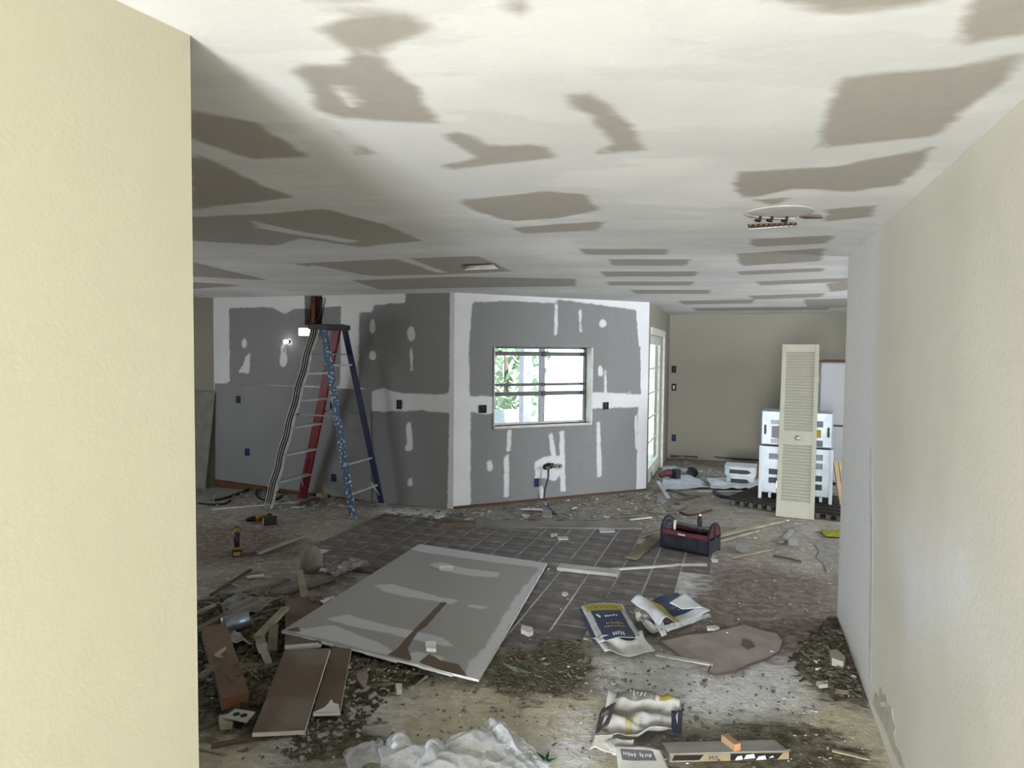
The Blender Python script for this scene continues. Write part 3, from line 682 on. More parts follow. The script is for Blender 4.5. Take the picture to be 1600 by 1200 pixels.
shards('dust_crumbs', 'grey crumbs strewn over the left debris heap', HP, 420, .012, .05, M('dim_chip', (.17, .155, .13), (.11, .10, .08), 20, .9))
shards('bark_crumbs', 'tan splinters strewn over the left debris heap', HP, 420, .03, .13, M('dim_splinter', (.19, .165, .125), (.12, .10, .075), 20, .9), .08, thin=.22)
shards('plaster_crumbs', 'white plaster crumbs on the left debris heap', HP, 70, .008, .03, white_chip)
shards('splintered_lath', 'tangled grey broken splinters over the left debris heap', HP, 60, .14, .30, M('dim_splinter', (.19, .165, .125)), .05, thin=.14, zoff=.008)
R2 = heaps[1][0]
shards('dirt_crumbs', 'dark crumbs in the pile along the right wall', R2, 900, .012, .05, dark_chip)
shards('dust_crumbs', 'grey crumbs in the pile along the right wall', R2, 160, .012, .05, M('dim_chip', (.17, .155, .13)))
shards('plaster_crumbs', 'pale plaster bits in the pile along the right wall', R2, 40, .012, .04, white_chip)
BW = fpoly([(600, 796), (712, 800), (1008, 768), (1060, 772), (1080, 800), (1030, 832), (960, 828), (740, 826), (640, 812)])
shards('plaster_crumbs', 'white drywall chips littering the floor below the window wall', BW, 95, .02, .07, white_chip, .15)
shards('dust_crumbs', 'grey rubble strewn below the window wall', BW, 420, .02, .09, grey_chip, .15)
shards('bark_crumbs', 'brown splinters littering the floor below the window wall', BW, 90, .03, .12, M('dim_splinter', (.19, .165, .125)), .12)
WF = fpoly([(320, 800), (600, 800), (1200, 780), (1300, 830), (1300, 1000), (1340, 1190), (330, 1190)])
shards('plaster_crumbs', 'tiny white plaster specks scattered across the open floor', WF, 420, .006, .022, white_chip)
shards('dust_crumbs', 'small grey grit scattered across the open floor', WF, 900, .006, .025, grey_chip)
FG = fpoly([(430, 1120), (560, 1090), (660, 1050), (930, 1030), (1240, 1060), (1380, 1195), (330, 1195)])
shards('dirt_crumbs', 'dark dirt crumbs on the dusty floor in front', FG, 520, .006, .03, M('dim_chip', (.17, .155, .13)))
shards('plaster_crumbs', 'white crumbs on the dusty floor in front', FG, 220, .005, .018, white_chip)
UB = fpoly([(545, 1040), (660, 1055), (600, 1090), (560, 1150), (480, 1190), (440, 1180), (500, 1100)])
shards('dirt_crumbs', 'dark crumbs spilling out below the broken boards', UB, 900, .01, .04, dark_chip)
shards('dust_crumbs', 'pale crumbs spilling out below the broken boards', UB, 300, .01, .04, M('pale_chip', (.45, .44, .43)))
MD = fpoly([(740, 1050), (835, 990), (905, 1000), (930, 1050), (890, 1085), (790, 1090)])
shards('dirt_crumbs', 'dark mossy crumbs between the large sheet and the bags', MD, 700, .008, .03, dark_chip)
LF = fpoly([(305, 752), (580, 785), (590, 800), (470, 800), (305, 790)])
shards('dust_crumbs', 'grey rubble along the foot of the kitchen wall', LF, 200, .02, .08, grey_chip, .3)
BKF = fpoly([(1040, 716), (1185, 722), (1190, 778), (1060, 790), (1020, 760)])
shards('plaster_crumbs', 'white chips on the floor by the glazed door', BKF, 60, .02, .07, white_chip, .15)

# ------------------------------------------------------------------ stepladder
c0 = (fl(418, 795) + fl(472, 778) + fl(552, 811) + fl(597, 791)) / 4
dx_ = (fl(552, 811) + fl(597, 791) - fl(418, 795) - fl(472, 778)) / 2; rzl = math.atan2(dx_[1], dx_[0]); half = np.linalg.norm(dx_) / 2
lad = thing('stepladder', 'tall stepladder with red, striped and blue rails by the kitchen wall', 'ladder', (c0[0], c0[1], 0), rzl)
def toloc(p):
    v = np.array(p) - c0; c, s_ = math.cos(rzl), math.sin(rzl); return (v[0] * c + v[1] * s_, -v[0] * s_ + v[1] * c)
zt = 2.02
ft = {'fl': toloc(fl(418, 795)), 'fr': toloc(fl(472, 778)), 'rl': toloc(fl(552, 811)), 'rr': toloc(fl(597, 791))}
tops_ = {'fl': (-.03, -.14), 'fr': (.03, .17), 'rl': (.09, -.15), 'rr': (.14, .17)}
def M_stripe(name, c1, c2, scale, thresh=.5, axis='X', checker=False):
    m, nt, bs = nodes_of(name); bs.inputs['Roughness'].default_value = .6
    tc = nt.nodes.new('ShaderNodeTexCoord')
    if checker:
        v = nt.nodes.new('ShaderNodeTexVoronoi'); v.inputs['Scale'].default_value = scale; nt.links.new(tc.outputs['Object'], v.inputs['Vector']); f = ramp(nt, v.outputs['Distance'], thresh - .05, thresh + .05)
    else:
        w = nt.nodes.new('ShaderNodeTexWave'); w.bands_direction = axis; w.inputs['Scale'].default_value = scale; w.inputs['Distortion'].default_value = .6; nt.links.new(tc.outputs['Object'], w.inputs['Vector']); f = ramp(nt, w.outputs['Fac'], thresh - .1, thresh + .1)
    nt.links.new(mixc(nt, f, c1, c2), bs.inputs['Base Color']); return m
railm = {'fl': M('pale_grey_rail', (.50, .49, .46), (.40, .39, .37), 14, .6), 'fr': M('red_fibreglass', (.17, .008, .012), rough=.45), 'rl': M_stripe('blue_dotted_rail', (.45, .49, .53), (.035, .08, .16), 30, .34, checker=True), 'rr': M('navy_rail', (.014, .02, .07), rough=.5)}
lbl = {'fl': 'pale rail with dark ribs', 'fr': 'red rail', 'rl': 'blue rail with white dots', 'rr': 'dark blue rail'}
def rp(k, z): 
    a = z / zt; return Vector((ft[k][0] * (1 - a) + tops_[k][0] * a, ft[k][1] * (1 - a) + tops_[k][1] * a, z))
for k in ft:
    nm = 'front_rail' if k[0] == 'f' else 'rear_rail'
    if k == 'fl':
        mb = MB()        # wavy wrapped rail, as in the picture
        pts = [rp(k, z) + Vector((.007 * math.sin(z * 17), 0, 0)) for z in np.linspace(0.02, zt, 40)]
        for i in range(39): mb.bar(pts[i], pts[i + 1], .10, .035, (0, 1, 0))
        r_ = mb.build(nm, railm[k], lad)
        for off_ in (-.03, 0, .03):
            MB().tube([p + Vector((off_, -.02, 0)) for p in pts], .007, 6).build('rib', M('black_rubber2', (.03, .03, .03)), r_)
    else:
        r_ = MB().bar(rp(k, .02), rp(k, zt), {'fr': .105, 'rl': .075, 'rr': .06}[k], .035 if k == 'fr' else .03, (0, 1, 0)).build(nm, railm[k], lad)
        if k == 'fr':
            MB().bar(rp(k, .02) + Vector((.0, -.02, 0)), rp(k, .5) + Vector((0, -.02, 0)), .02, .004, (0, 1, 0)).build('sticker', M('dark_sticker', (.05, .01, .012)), r_)
    r_['label'] = lbl[k]
    MB().box((ft[k][0], ft[k][1], .02), (.09, .05, .04), bev=.008).build('foot', M('foot_grey', (.22, .22, .23)) if k != 'fr' else M('foot_red', (.13, .012, .014)), lad)
stepm = M('aluminium_tread', (.42, .42, .43), rough=.45, metal=.3)
for z in (.30, .61, .92, 1.22, 1.52):
    a, b = rp('fl', z), rp('fr', z); MB().bar(a + Vector((.02, 0, 0)), b + Vector((.02, 0, 0)), .085, .024).build('step', stepm, lad)
for z in (.25, .56, 1.62):
    a, b = rp('rl', z), rp('rr', z); MB().bar(a, b, .03, .02).build('cross_bar', stepm, lad)
for k1, k2 in (('fl', 'rl'), ('fr', 'rr')):
    MB().bar(rp(k1, 1.07) + Vector((0, .02, 0)), rp(k2, 1.07) + Vector((0, .02, 0)), .02, .008, (0, 1, 0)).build('spreader', M('spreader_dark', (.08, .08, .085), rough=.4, metal=.5), lad)
cap = MB().box((.05, .01, zt + .02), (.27, .42, .06), bev=.012).build('top_cap', M('cap_black', (.045, .045, .05), rough=.6), lad)
MB().box((.06, .13, zt + .054), (.20, .03, .008)).build('tool_slot', dark, cap)
for z, k in ((.30, 'fl'), (.30, 'fr'), (.30, 'rr')):
    o2 = {'fl': 'fr', 'fr': 'fl', 'rr': 'rl'}[k]; a = rp(k, .12); b = rp(k, .30).lerp(rp(o2, .30), .22); MB().tube([a, a.lerp(b, .5) + Vector((.01, 0, -.015)), b], .009, 6).build('brace', stepm, lad)
MB().box((.04, .0, zt - .28), (.30, .30, .016)).build('pail_shelf', M('shelf_blue', (.20, .25, .30)), lad)

# ------------------------------------------------------------------ bifold door, appliance, pallet and neighbours
bl, br_ = fl(1212, 807), fl(1272, 813)
bc_ = (bl + br_) / 2; bw_ = np.linalg.norm(br_ - bl); brz = math.atan2(*(br_ - bl)[::-1])
lean = math.radians(13.5); HB = 1.95
bif = thing('louvre_door', 'cream louvred bifold door panel leaning against the steel appliance', 'door', (bc_[0], bc_[1], 0.004), 0)
bif.rotation_euler = (-lean, 0, brz)
bif.location.z = .002
lv = M('cream_louvre_paint', (.46, .45, .37), (.43, .42, .345), 5, .6)
st = .045
for x_ in (-bw_ / 2 + st / 2, bw_ / 2 - st / 2): MB().box((x_, 0, HB / 2), (st, .034, HB), bev=.003).build('stile', lv, bif)
for z0, z1 in ((0, .17), (.80, .95), (HB - .09, HB)): MB().box((0, 0, (z0 + z1) / 2), (bw_ - 2 * st, .030, z1 - z0)).build('rail', lv, bif)
slat = MB().box((0, 0, 0), (bw_ - 2 * st + .004, .046, .006), Matrix.Rotation(1.0, 3, 'X')).mesh('slat', lv)
for z0, z1 in ((.17, .80), (.95, HB - .09)):
    n_ = int((z1 - z0) / .0335)
    for k in range(n_): linked('slat', slat, bif, (0, 0, z0 + (k + .5) * (z1 - z0) / n_))
kb = MB().lathe([(.012, 0), (.012, .012), (.026, .02), (.028, .032), (.018, .042), (.004, .045)], (0, -.015, .875), (0, -1, 0), 16).build('knob', M('brushed_nickel', (.55, .54, .5), rough=.3, metal=.9), bif)
MB().box((bw_ / 2 + .004, 0, 1.55), (.008, .03, .08)).build('hinge', M('brushed_nickel', (.55, .54, .5)), bif)
MB().box((-bw_ / 2 - .004, 0, .35), (.008, .03, .08)).build('hinge', M('brushed_nickel', (.55, .54, .5)), bif)

PZ = .10
a_, b_ = np.array(atz(1184, 778, PZ)[:2]), np.array(atz(1300, 789, PZ)[:2])
sw = np.linalg.norm(b_ - a_); srz = math.atan2(*(b_ - a_)[::-1])
app = thing('kitchen_range', 'galvanized steel kitchen range seen from its back, behind the louvred door', 'stove', (*((a_ + b_) / 2), PZ), srz)
galv = M('galvanized_steel', (.42, .46, .50), (.35, .39, .43), 7, .42, .04, metal=.5)
wht = M('white_enamel', (.72, .74, .75), (.70, .72, .73), rough=.35)
zl, zm, zh = .07, .62, 1.03
MB().box((0, .23, (zl + zm) / 2), (sw - .06, .40, zm - zl), bev=.006).build('lower_back', galv, app)
MB().box((0, .22, (zm + zh) / 2 + .005), (sw - .03, .38, zh - zm - .01), bev=.012).build('upper_back', galv, app)
for x_ in (-sw / 2 + .02, sw / 2 - .02): MB().box((x_, .02, zm / 2), (.035, .03, zm), bev=.004).build('corner_post', wht, app)
for x_ in (-sw / 2 + .12, sw / 2 - .12): MB().box((x_, .12, zl / 2), (.03, .03, zl)).build('leg', wht, app)
MB().box((0, .025, zm), (sw - .02, .02, .012)).build('seam_strip', M('seam_dark', (.10, .11, .12), metal=.6), app)
vent_m = M('vent_dark', (.05, .055, .06), rough=.5)
for sx_ in (-1, 1):
    for z_ in (.50, .22, .32) if sx_ < 0 else (.52, .42, .28, .18): 
        vv = MB().box((sx_ * (sw / 2 - .16), .028, z_), (.10, .006, .065)).build('vent', vent_m, app)
        if z_ > .4:
            for q in range(4): MB().box((sx_ * (sw / 2 - .16), .023, z_ - .022 + q * .015), (.09, .006, .004)).build('louvre', galv, vv)
    MB().lathe([(.016, 0), (.016, .004)], (sx_ * (sw / 2 - .06), .032, .80), (0, -1, 0), 10).build('hand_slot', vent_m, app).scale = (1, 1, 1)
    MB().box((sx_ * (sw / 2 - .06), .03, .81), (.026, .006, .11), bev=.012).build('hand_slot', vent_m, app)
for z_ in (.90, .68):
    MB().box((sw / 2 - .17, .028, z_), (.11, .006, .07)).build('grille', M('grille_grey', (.22, .24, .26), metal=.5), app)
    MB().box((-sw / 2 + .17, .028, z_), (.10, .006, .05)).build('grille', M('grille_pale', (.50, .52, .53), metal=.5), app)
MB().box((sw / 2 - .20, .026, .79), (.13, .004, .09)).build('energy_label', M('yellow_sticker', (.42, .33, .03)), app)
mb = MB(); mb.prism([(-sw / 2 + .13, .028, .72), (-sw / 2 + .30, .028, .70), (-sw / 2 + .33, .028, .80), (-sw / 2 + .20, .028, .86), (-sw / 2 + .13, .028, .85)], (0, -.006, 0), (0, 0, 0)); mb.build('torn_label', M('torn_label_grey', (.30, .29, .29)), app)
MB().box((-.08, .02, zh - .008), (.16, .02, .016)).build('top_clip', vent_m, app)

# dark pallet the appliance stands on
cA, cB = np.array(atz(1138, 782, .05)[:2]), np.array(atz(1318, 812, .03)[:2])
L_ = np.linalg.norm(cB - cA); pal = thing('pallet', 'low black pallet under the steel kitchen range', 'pallet', (cA[0], cA[1], 0), math.atan2(*(cB - cA)[::-1]))
pm = M('black_plastic', (.028, .024, .022), rough=.7); pm2 = M('faded_black_block', (.14, .125, .11), rough=.8)
npb = 12
for r_i in range(2):
    for k in range(npb): MB().box(((k + .5) * L_ / npb, .03 + r_i * .10, .030 + r_i * .005), (L_ / npb * .45, .055, .058), bev=.004).build('block', pm2, pal)
for k in range(9): MB().box((L_ / 2, .04 + k * .105, .085 if k else .078), (L_, .085, .028), bev=.004).build('deck_board', pm, pal)
MB().box((L_ / 2, .09, .012), (L_, .08, .024)).build('bottom_board', pm, pal)

# two stacked white trays
pA = atz(1148, 757); ang = math.radians(-22)
for k, lb in enumerate(('lower white plastic tray with dark slot beside the range', 'upper white plastic tray stacked beside the range')):
    t = thing('tray', lb, 'tray', (pA.x + .12 + .0 * k, pA.y + .12, 0.003 + k * .125), ang, 'stacked white trays')
    w_, d_ = .40 - .05 * (1 - k), .40; tw = M('white_tray_plastic', (.62, .64, .68), rough=.45)
    mb = MB(); o_ = [(-w_ / 2 + .06, -d_ / 2), (w_ / 2, -d_ / 2), (w_ / 2, d_ / 2), (-w_ / 2, d_ / 2), (-w_ / 2, -d_ / 2 + .06)]
    mb.prism([(x, y, 0) for x, y in o_], (0, 0, .0), (0, 0, .105)); mb.build('shell', tw, t)
    MB().prism([(x * 1.03, y * 1.03, .105) for x, y in o_], (0, 0, 0), (0, 0, .018)).build('lip', tw, t)
    MB().prism([(-w_ * .34, -d_ / 2 - .002, .03), (w_ * .25, -d_ / 2 - .002, .03), (w_ * .36, -d_ / 2 - .002, .055), (w_ * .25, -d_ / 2 - .002, .085), (-w_ * .34, -d_ / 2 - .002, .085)], (0, -.003, 0), (0, .002, 0)).build('slot', M('slot_dark', (.05, .055, .06)), t)

# pale cabinet in the back corner, board on top, boards leaning
pc = Probe(np.array([3.0, 9.75]), np.array([3.0, 9.75]) + W * 3)
x0c = pc.sz(1281, 620)[0]; ztop = pc.sz(1300, 566)[1]
cab = thing('tall_cabinet', 'pale grey tall cabinet in the back right corner under a board', 'cabinet', tuple(pc.at(x0c, 0)), pc.rz())
pg = M('pale_grey_enamel', (.40, .41, .43), (.39, .40, .42), rough=.5); zs_ = pc.sz(1310, 665)[1]
MB().box((.40, .33, ztop / 2 + .02), (.80, .62, ztop - .04), bev=.01).build('body', pg, cab)
MB().box((.40, .005, (zs_ + ztop) / 2), (.79, .03, ztop - zs_ - .03), bev=.008).build('door', pg, cab)
MB().box((.40, .005, zs_ / 2 + .03), (.79, .03, zs_ - .09), bev=.008).build('door', pg, cab)
MB().box((.40, .02, zs_ - .005), (.78, .02, .014)).build('gap', dark, cab)
brd = thing('board', 'reddish brown board lying on top of the pale cabinet', 'board', tuple(pc.at(x0c + .36, ztop)), pc.rz())
MB().box((0, .25, .012), (.86, .5, .022), bev=.003).build('plank', M('red_brown_board', (.12, .045, .03), (.08, .035, .025), 3, .6), brd)
MB().box((-.1, -.01, .03), (.5, .03, .015)).build('batten', M('red_brown_board', (.12, .045, .03)), brd)
yw = M('yellow_pine', (.42, .31, .18), (.33, .24, .14), 4, .7, .1, stretch=(1, 1, .2))
for k, (x1_, y1_, x2_, y2_, lb) in enumerate([(1318, 800, 1306, 722, 'pale pine board leaning at the cabinet, left one'), (1326, 806, 1314, 722, 'pale pine board leaning at the cabinet, right one')]):
    a = atz(x1_, y1_, .03); pr = Probe(np.array([a.x, a.y]) + U * .22, np.array([a.x, a.y]) + U * .22 + W); b = pr.pt(x2_, y2_)
    tag(MB().bar(a, b, .06, .022, (0, -1, 0)).build('lumber', yw), lb, 'lumber', 'pine boards by the cabinet')
yc = atz(1306, 836); t = thing('cloth', 'yellow cloth scrap on the floor at the end of the right wall', 'cloth', tuple(yc))
ym = M('yellow_cloth', (.26, .24, .02), (.20, .19, .02), 8, .9)
mb = MB(); n_ = 9
for j in range(n_):
    for i in range(n_):
        x, y = (i / (n_ - 1) - .5) * .26, (j / (n_ - 1) - .5) * .26; mb.v.append((x + .03 * math.sin(7 * y), y, .015 + .018 * mnoise.noise(Vector((x * 14, y * 14, 1)))))
for j in range(n_ - 1):
    for i in range(n_ - 1): mb.f.append((j * n_ + i, j * n_ + i + 1, (j + 1) * n_ + i + 1, (j + 1) * n_ + i)); mb.sm.append(True)
mb.build('fabric', ym, t)

# board leaning in the far left corner
pf = Probe(Q1 + np.array([0, -.12]), Ep + np.array([0, -.12]))
a = pf.pt(300, 752); b = pf.pt(311, 612) + Vector((0, .09, 0)); a.z = 0.0
tag(MB().bar(a, b, .34, .02, (0, -1, 0)).build('panel_offcut', M('grey_board_paper2', (.25, .24, .215))), 'grey board leaning on the wall in the far left corner', 'board')

# ------------------------------------------------------------------ cordless drills
yel = M('drill_yellow', (.28, .165, .03), rough=.5); blk = M('drill_black', (.018, .018, .018), rough=.55)
def drill(label, loc, rot):
    t = thing('cordless_drill', label, 'drill', loc); t.rotation_euler = rot
    MB().lathe([(.02, -.11), (.032, -.10), (.034, -.02), (.03, .03)], (0, 0, .20), (1, 0, 0), 14).build('motor_housing', yel, t)
    MB().lathe([(.034, -.135), (.036, -.125), (.036, -.10)], (0, 0, .20), (1, 0, 0), 14).build('end_cap', blk, t)
    ch = MB().lathe([(.03, .03), (.026, .07), (.022, .10), (.01, .125)], (0, 0, .20), (1, 0, 0), 14).build('chuck', blk, t)
    MB().tube([(.12, 0, .20), (.20, 0, .20)], .004, 6).build('bit', alu, ch)
    MB().bar((-.055, 0, .18), (-.075, 0, .06), .042, .05, (1, 0, 0)).build('grip', blk, t)
    MB().bar((-.032, 0, .16), (-.036, 0, .13), .02, .02, (1, 0, 0)).build('trigger', M('trigger_red', (.2, .02, .02)), t)
    bt = MB().box((-.06, 0, .03), (.13, .08, .06), bev=.01).build('battery', blk, t)
    MB().box((-.06, 0, .066), (.12, .074, .016), bev=.005).build('battery_rail', yel, t)
    MB().box((.006, 0, .028), (.006, .06, .035)).build('battery_face', M('battery_face', (.42, .28, .06)), bt)
    return t
p = atz(372, 873); drill('yellow and black cordless drill standing upright on its battery', (p.x - .03, p.y + .05, 0), (0, 0, math.radians(-68)))
p = atz(414, 822); drill('yellow and black cordless drill lying on its side', (p.x, p.y, .042), (math.radians(90), 0, math.radians(-140)))

# ------------------------------------------------------------------ tool bag
ta, tb = fl(1038, 852), fl(1112, 868); tc_ = (ta + tb) / 2 + np.array([.03, .03]); trz = math.atan2(*(tb - ta)[::-1])
bag = thing('tool_bag', 'open red and black tool tote bag standing on the tiles', 'bag', (tc_[0], tc_[1], .006), trz + .05)
bag.scale = (1, 1, .88)
LB, DB = .46, .25
bk = M('black_canvas', (.010, .010, .015), (.02, .021, .03), 9, .85, .2, bscale=200); rd = M('red_canvas', (.12, .018, .026), (.09, .014, .02), 8, .85, .2, bscale=200)
mb = MB(); prof = [(-LB / 2 + .02, 0), (LB / 2 - .02, 0), (LB / 2, .05), (LB / 2, .155), (-LB / 2, .155), (-LB / 2, .05)]
for sgn in (-1, 1): mb.prism([(x, sgn * DB / 2, z) for x, z in prof], (0, 0, 0), (0, -sgn * .014, 0))
mb.box((0, 0, .01), (LB - .04, DB, .02)); mb.build('lower_body', bk, bag)
for sgn in (-1, 1):
    MB().prism([(-LB / 2 + .01, sgn * DB / 2, .14), (LB / 2 - .01, sgn * DB / 2, .14), (LB / 2 - .015, sgn * (DB / 2 - .015), .195), (0, sgn * (DB / 2 - .02), .185), (-LB / 2 + .015, sgn * (DB / 2 - .015), .20)], (0, 0, 0), (0, -sgn * .010, 0)).build('upper_band', rd, bag)
    MB().tube([(-LB / 2 + .015, sgn * (DB / 2 - .02), .20), (0, sgn * (DB / 2 - .025), .187), (LB / 2 - .015, sgn * (DB / 2 - .02), .197)], .006, 6).build('piping', bk, bag)
arch = [(-DB / 2, .0), (-DB / 2, .17)] + [(-DB / 2 * math.cos(t), .17 + .135 * math.sin(t)) for t in np.linspace(.15, math.pi - .15, 11)] + [(DB / 2, .17), (DB / 2, 0)]
for sgn in (-1, 1):
    e_ = MB().prism([(sgn * LB / 2, y, z) for y, z in arch if z > .12] , (-sgn * .014, 0, 0), (0, 0, 0)).build('end_panel', rd if sgn > 0 else M('charcoal_canvas', (.05, .05, .06)), bag)
    MB().prism([(sgn * LB / 2, -DB / 2, 0.02), (sgn * LB / 2, DB / 2, .02), (sgn * LB / 2, DB / 2, .15), (sgn * LB / 2, -DB / 2, .15)], (-sgn * .016, 0, 0), (sgn * .004, 0, 0)).build('end_pocket', bk, bag)
    MB().tube([(sgn * (LB / 2 - .005), y, z) for y, z in arch], .011, 8).build('end_trim', bk, bag)
    MB().bar((sgn * (LB / 2 + .006), 0, .15), (sgn * (LB / 2 + .006), 0, .29), .035, .008, (1, 0, 0)).build('strap', bk, e_)
MB().tube([(-LB / 2 + .02, 0, .26), (-.1, 0, .25), (.1, 0, .235), (LB / 2 - .02, 0, .26)], .013, 8).build('carry_bar', M('grey_bar', (.07, .08, .085), rough=.5), bag)
for x_, h_ in ((-.12, .165), (-.02, .15), (.08, .16)):
    MB().box((x_, -DB / 2 - .008, .085), (.09, .014, h_ * .7), bev=.004).build('pocket', bk, bag)
MB().box((-.03, -DB / 2 + .004, .168), (.07, .005, .014)).build('badge', M('badge_pale', (.45, .40, .40)), bag)
tw_ = thing('screwdriver', 'screwdriver with pale handle standing in the tool bag', 'tool', tuple(Vector((tc_[0], tc_[1], .02)) + Matrix.Rotation(trz + .05, 3, 'Z') @ Vector((-.13, -.07, 0))))
MB().lathe([(.008, .15), (.014, .17), (.014, .235), (.006, .245)], (0, 0, 0), (.05, 0, 1), 10).build('handle', M('pale_handle', (.55, .50, .40), rough=.4), tw_)
MB().tube([(0, 0, .0), (.008, 0, .16)], .004, 6).build('shank', M('orange_shank', (.40, .22, .08)), tw_)
tw_ = thing('hand_tool', 'black tool with shiny tip standing in the tool bag', 'tool', tuple(Vector((tc_[0], tc_[1], .02)) + Matrix.Rotation(trz + .05, 3, 'Z') @ Vector((.08, .03, 0))))
MB().lathe([(.02, 0), (.02, .22), (.024, .24), (.022, .27), (.012, .28)], (0, 0, 0), (0, .05, 1), 12).build('handle', blk, tw_)
MB().lathe([(.012, .28), (.013, .30), (.006, .315)], (0, 0, 0), (0, .05, 1), 12).build('tip', M('shiny_tip', (.8, .8, .75), rough=.15, metal=1), tw_)

# ------------------------------------------------------------------ helpers for debris
def plank(name, label, cat, a, b, w, t, mat, za=None, zb=None, w2=None, group=None, z=None, side=0):
    """a straight strip between two floor points of the photograph, resting on the ground there"""
    A_, B_ = atz(*a), atz(*b)
    for P, zz in ((A_, za), (B_, zb)):
        P.z = (gz(P) if zz is None else zz) + t / 2 + .001
    if za: A_ = atz(*a, za + t / 2)
    if zb: B_ = atz(*b, zb + t / 2)
    mid = (A_ + B_) / 2
    n_ = 6; mb = MB(); d = (B_ - A_); L = d.length; dn = d.normalized(); sd_ = dn.cross(Vector((0, 0, 1))).normalized(); nz_ = sd_.cross(dn)
    w2 = w2 or w; rows_ = []
    for i in range(n_):
        f = i / (n_ - 1); c = A_.lerp(B_, f) - mid; ww_ = (w * (1 - f) + w2 * f) * (1 + random.uniform(-.05, .05)); j = random.uniform(-.03, .03) * w if i in (0, n_ - 1) else 0
        rows_.append([c + sd_ * (k * ww_ / 2) + nz_ * (q * t / 2) + dn * (j * k) for k, q in ((-1, -1), (1, -1), (1, 1), (-1, 1))])
    vs = [p for r in rows_ for p in r]; fs = [(0, 3, 2, 1), tuple(4 * (n_ - 1) + k for k in range(4))]
    for i in range(n_ - 1): fs += [(4 * i + k, 4 * i + (k + 1) % 4, 4 * i + 4 + (k + 1) % 4, 4 * i + 4 + k) for k in range(4)]
    mb.add(vs, fs); o = mb.build(name, mat, None, mid)
    return tag(o, label, cat, group)
def scrap(name, label, cat, poly, t, mat, z=None, zs=None, group=None, edge=None, parent=None):
    """a flat piece whose outline is read off the floor; zs gives each corner its own height"""
    n = len(poly); top = []
    for i, q in enumerate(poly):
        if zs: zz = zs[i]
        else:
            zz = z if z is not None else gz(atz(*q)) 
        p = atz(*q, zz + t); top.append(p)
    c = sum(top, Vector()) / n; c.z = min(p.z for p in top) - t
    mb = MB(); mb.prism([p - c for p in top], (0, 0, -t), (0, 0, 0)); o = mb.build(name, mat, None, c)
    if edge: 
        o.data.materials.append(edge)
        for p_ in o.data.polygons:
            if abs(p_.normal.z) < .5: p_.material_index = 1
    return tag(o, label, cat, group)
def crumple(name, label, cat, quad, mat, res=22, amp=.03, sc=9, seed=0, zs=(0, 0, 0, 0), lift=.01, parent=None, fn=None, group=None, loc=None):
    """a crumpled sheet over four photograph floor points (in order round), with uv"""
    P = [atz(*q, zz) for q, zz in zip(quad, zs)]; c = sum(P, Vector()) / 4; c.z = 0
    V = []; UV = []; rnd_ = np.random.default_rng(seed + 1)
    for j in range(res):
        for i in range(res):
            u_, v_ = i / (res - 1), j / (res - 1)
            p = (P[0] * (1 - u_) + P[1] * u_) * (1 - v_) + (P[3] * (1 - u_) + P[2] * u_) * v_
            q = Vector((p.x * sc, p.y * sc, seed * 3.1)); nv = mnoise.noise(q); rv = 1 - abs(mnoise.noise(q * .8 + Vector((5, 3, 1)))) * 2
            z = p.z + lift + amp * (.5 + .5 * nv) * .6 + amp * max(0, rv) * .7
            if fn: z += fn(u_, v_)
            sh_ = amp * .6
            V.append((p.x - c.x + mnoise.noise(q * .7 + Vector((9, 0, 0))) * sh_, p.y - c.y + mnoise.noise(q * .7 + Vector((0, 9, 0))) * sh_, max(z, .003))); UV.append((u_, v_))
    Fs = [(j * res + i, j * res + i + 1, (j + 1) * res + i + 1, (j + 1) * res + i) for j in range(res - 1) for i in range(res - 1)]
    me = bpy.data.meshes.new(name); me.from_pydata(V, [], Fs); uvl = me.uv_layers.new(name='uv')
    for lp in me.loops: uvl.data[lp.index].uv = UV[lp.vertex_index]
    me.polygons.foreach_set('use_smooth', [True] * len(me.polygons)); me.materials.append(mat)
    o = linked(name, me, None, c)
    md = o.modifiers.new('thickness', 'SOLIDIFY'); md.thickness = .0025; md.offset = 0
    if parent: o.parent = parent; o.location = c - parent.location
    else: tag(o, label, cat, group)
    return o

# ------------------------------------------------------------------ the big sheet and broken boards
sheet_m = M_mask('sheet_coat', (.33, .32, .30), (.52, .52, .53), w=.012, amp=.018, ns=9, bmp=.06)
def sheet_mat():
    m, nt, bs = nodes_of('taped_sheet'); bs.inputs['Roughness'].default_value = .85; bs.inputs['Specular IOR Level'].default_value = .2
    v = coords(nt); n1 = noise(nt, v, 9, 5, .6)
    def f(attr, w, amp):
        at = N(nt, 'ShaderNodeAttribute', attribute_name=attr)
        return ramp(nt, mathn(nt, 'ADD', at.outputs['Fac'], mathn(nt, 'MULTIPLY', mathn(nt, 'SUBTRACT', n1, .5), amp)), -w, w)
    c = mixc(nt, f('mud', .012, .06), (.32, .31, .295), (.50, .50, .51))
    c = mixc(nt, f('bare', .004, .012), c, (.135, .10, .075))
    nt.links.new(c, bs.inputs['Base Color']); return m
SQ = [(655, 850), (855, 880), (748, 1062), (440, 986)]; SZ = (.06, .02, .05, .15)
SP = [atz(*q, z + .013) for q, z in zip(SQ, SZ)]
def hom(px_):
    """photograph point -> (u, v) on the sheet by projective map"""
    return HM(px_)
src = np.array(SQ, float); dst = np.array([(0, 0), (1, 0), (1, 1), (0, 1)], float); Amat = []
for (x, y), (u_, v_) in zip(src, dst): Amat += [[x, y, 1, 0, 0, 0, -u_ * x, -u_ * y, u_], [0, 0, 0, x, y, 1, -v_ * x, -v_ * y, v_]]
Amat = np.array(Amat); hc = np.linalg.solve(Amat[:, :8], Amat[:, 8]); Hh = np.append(hc, 1).reshape(3, 3)
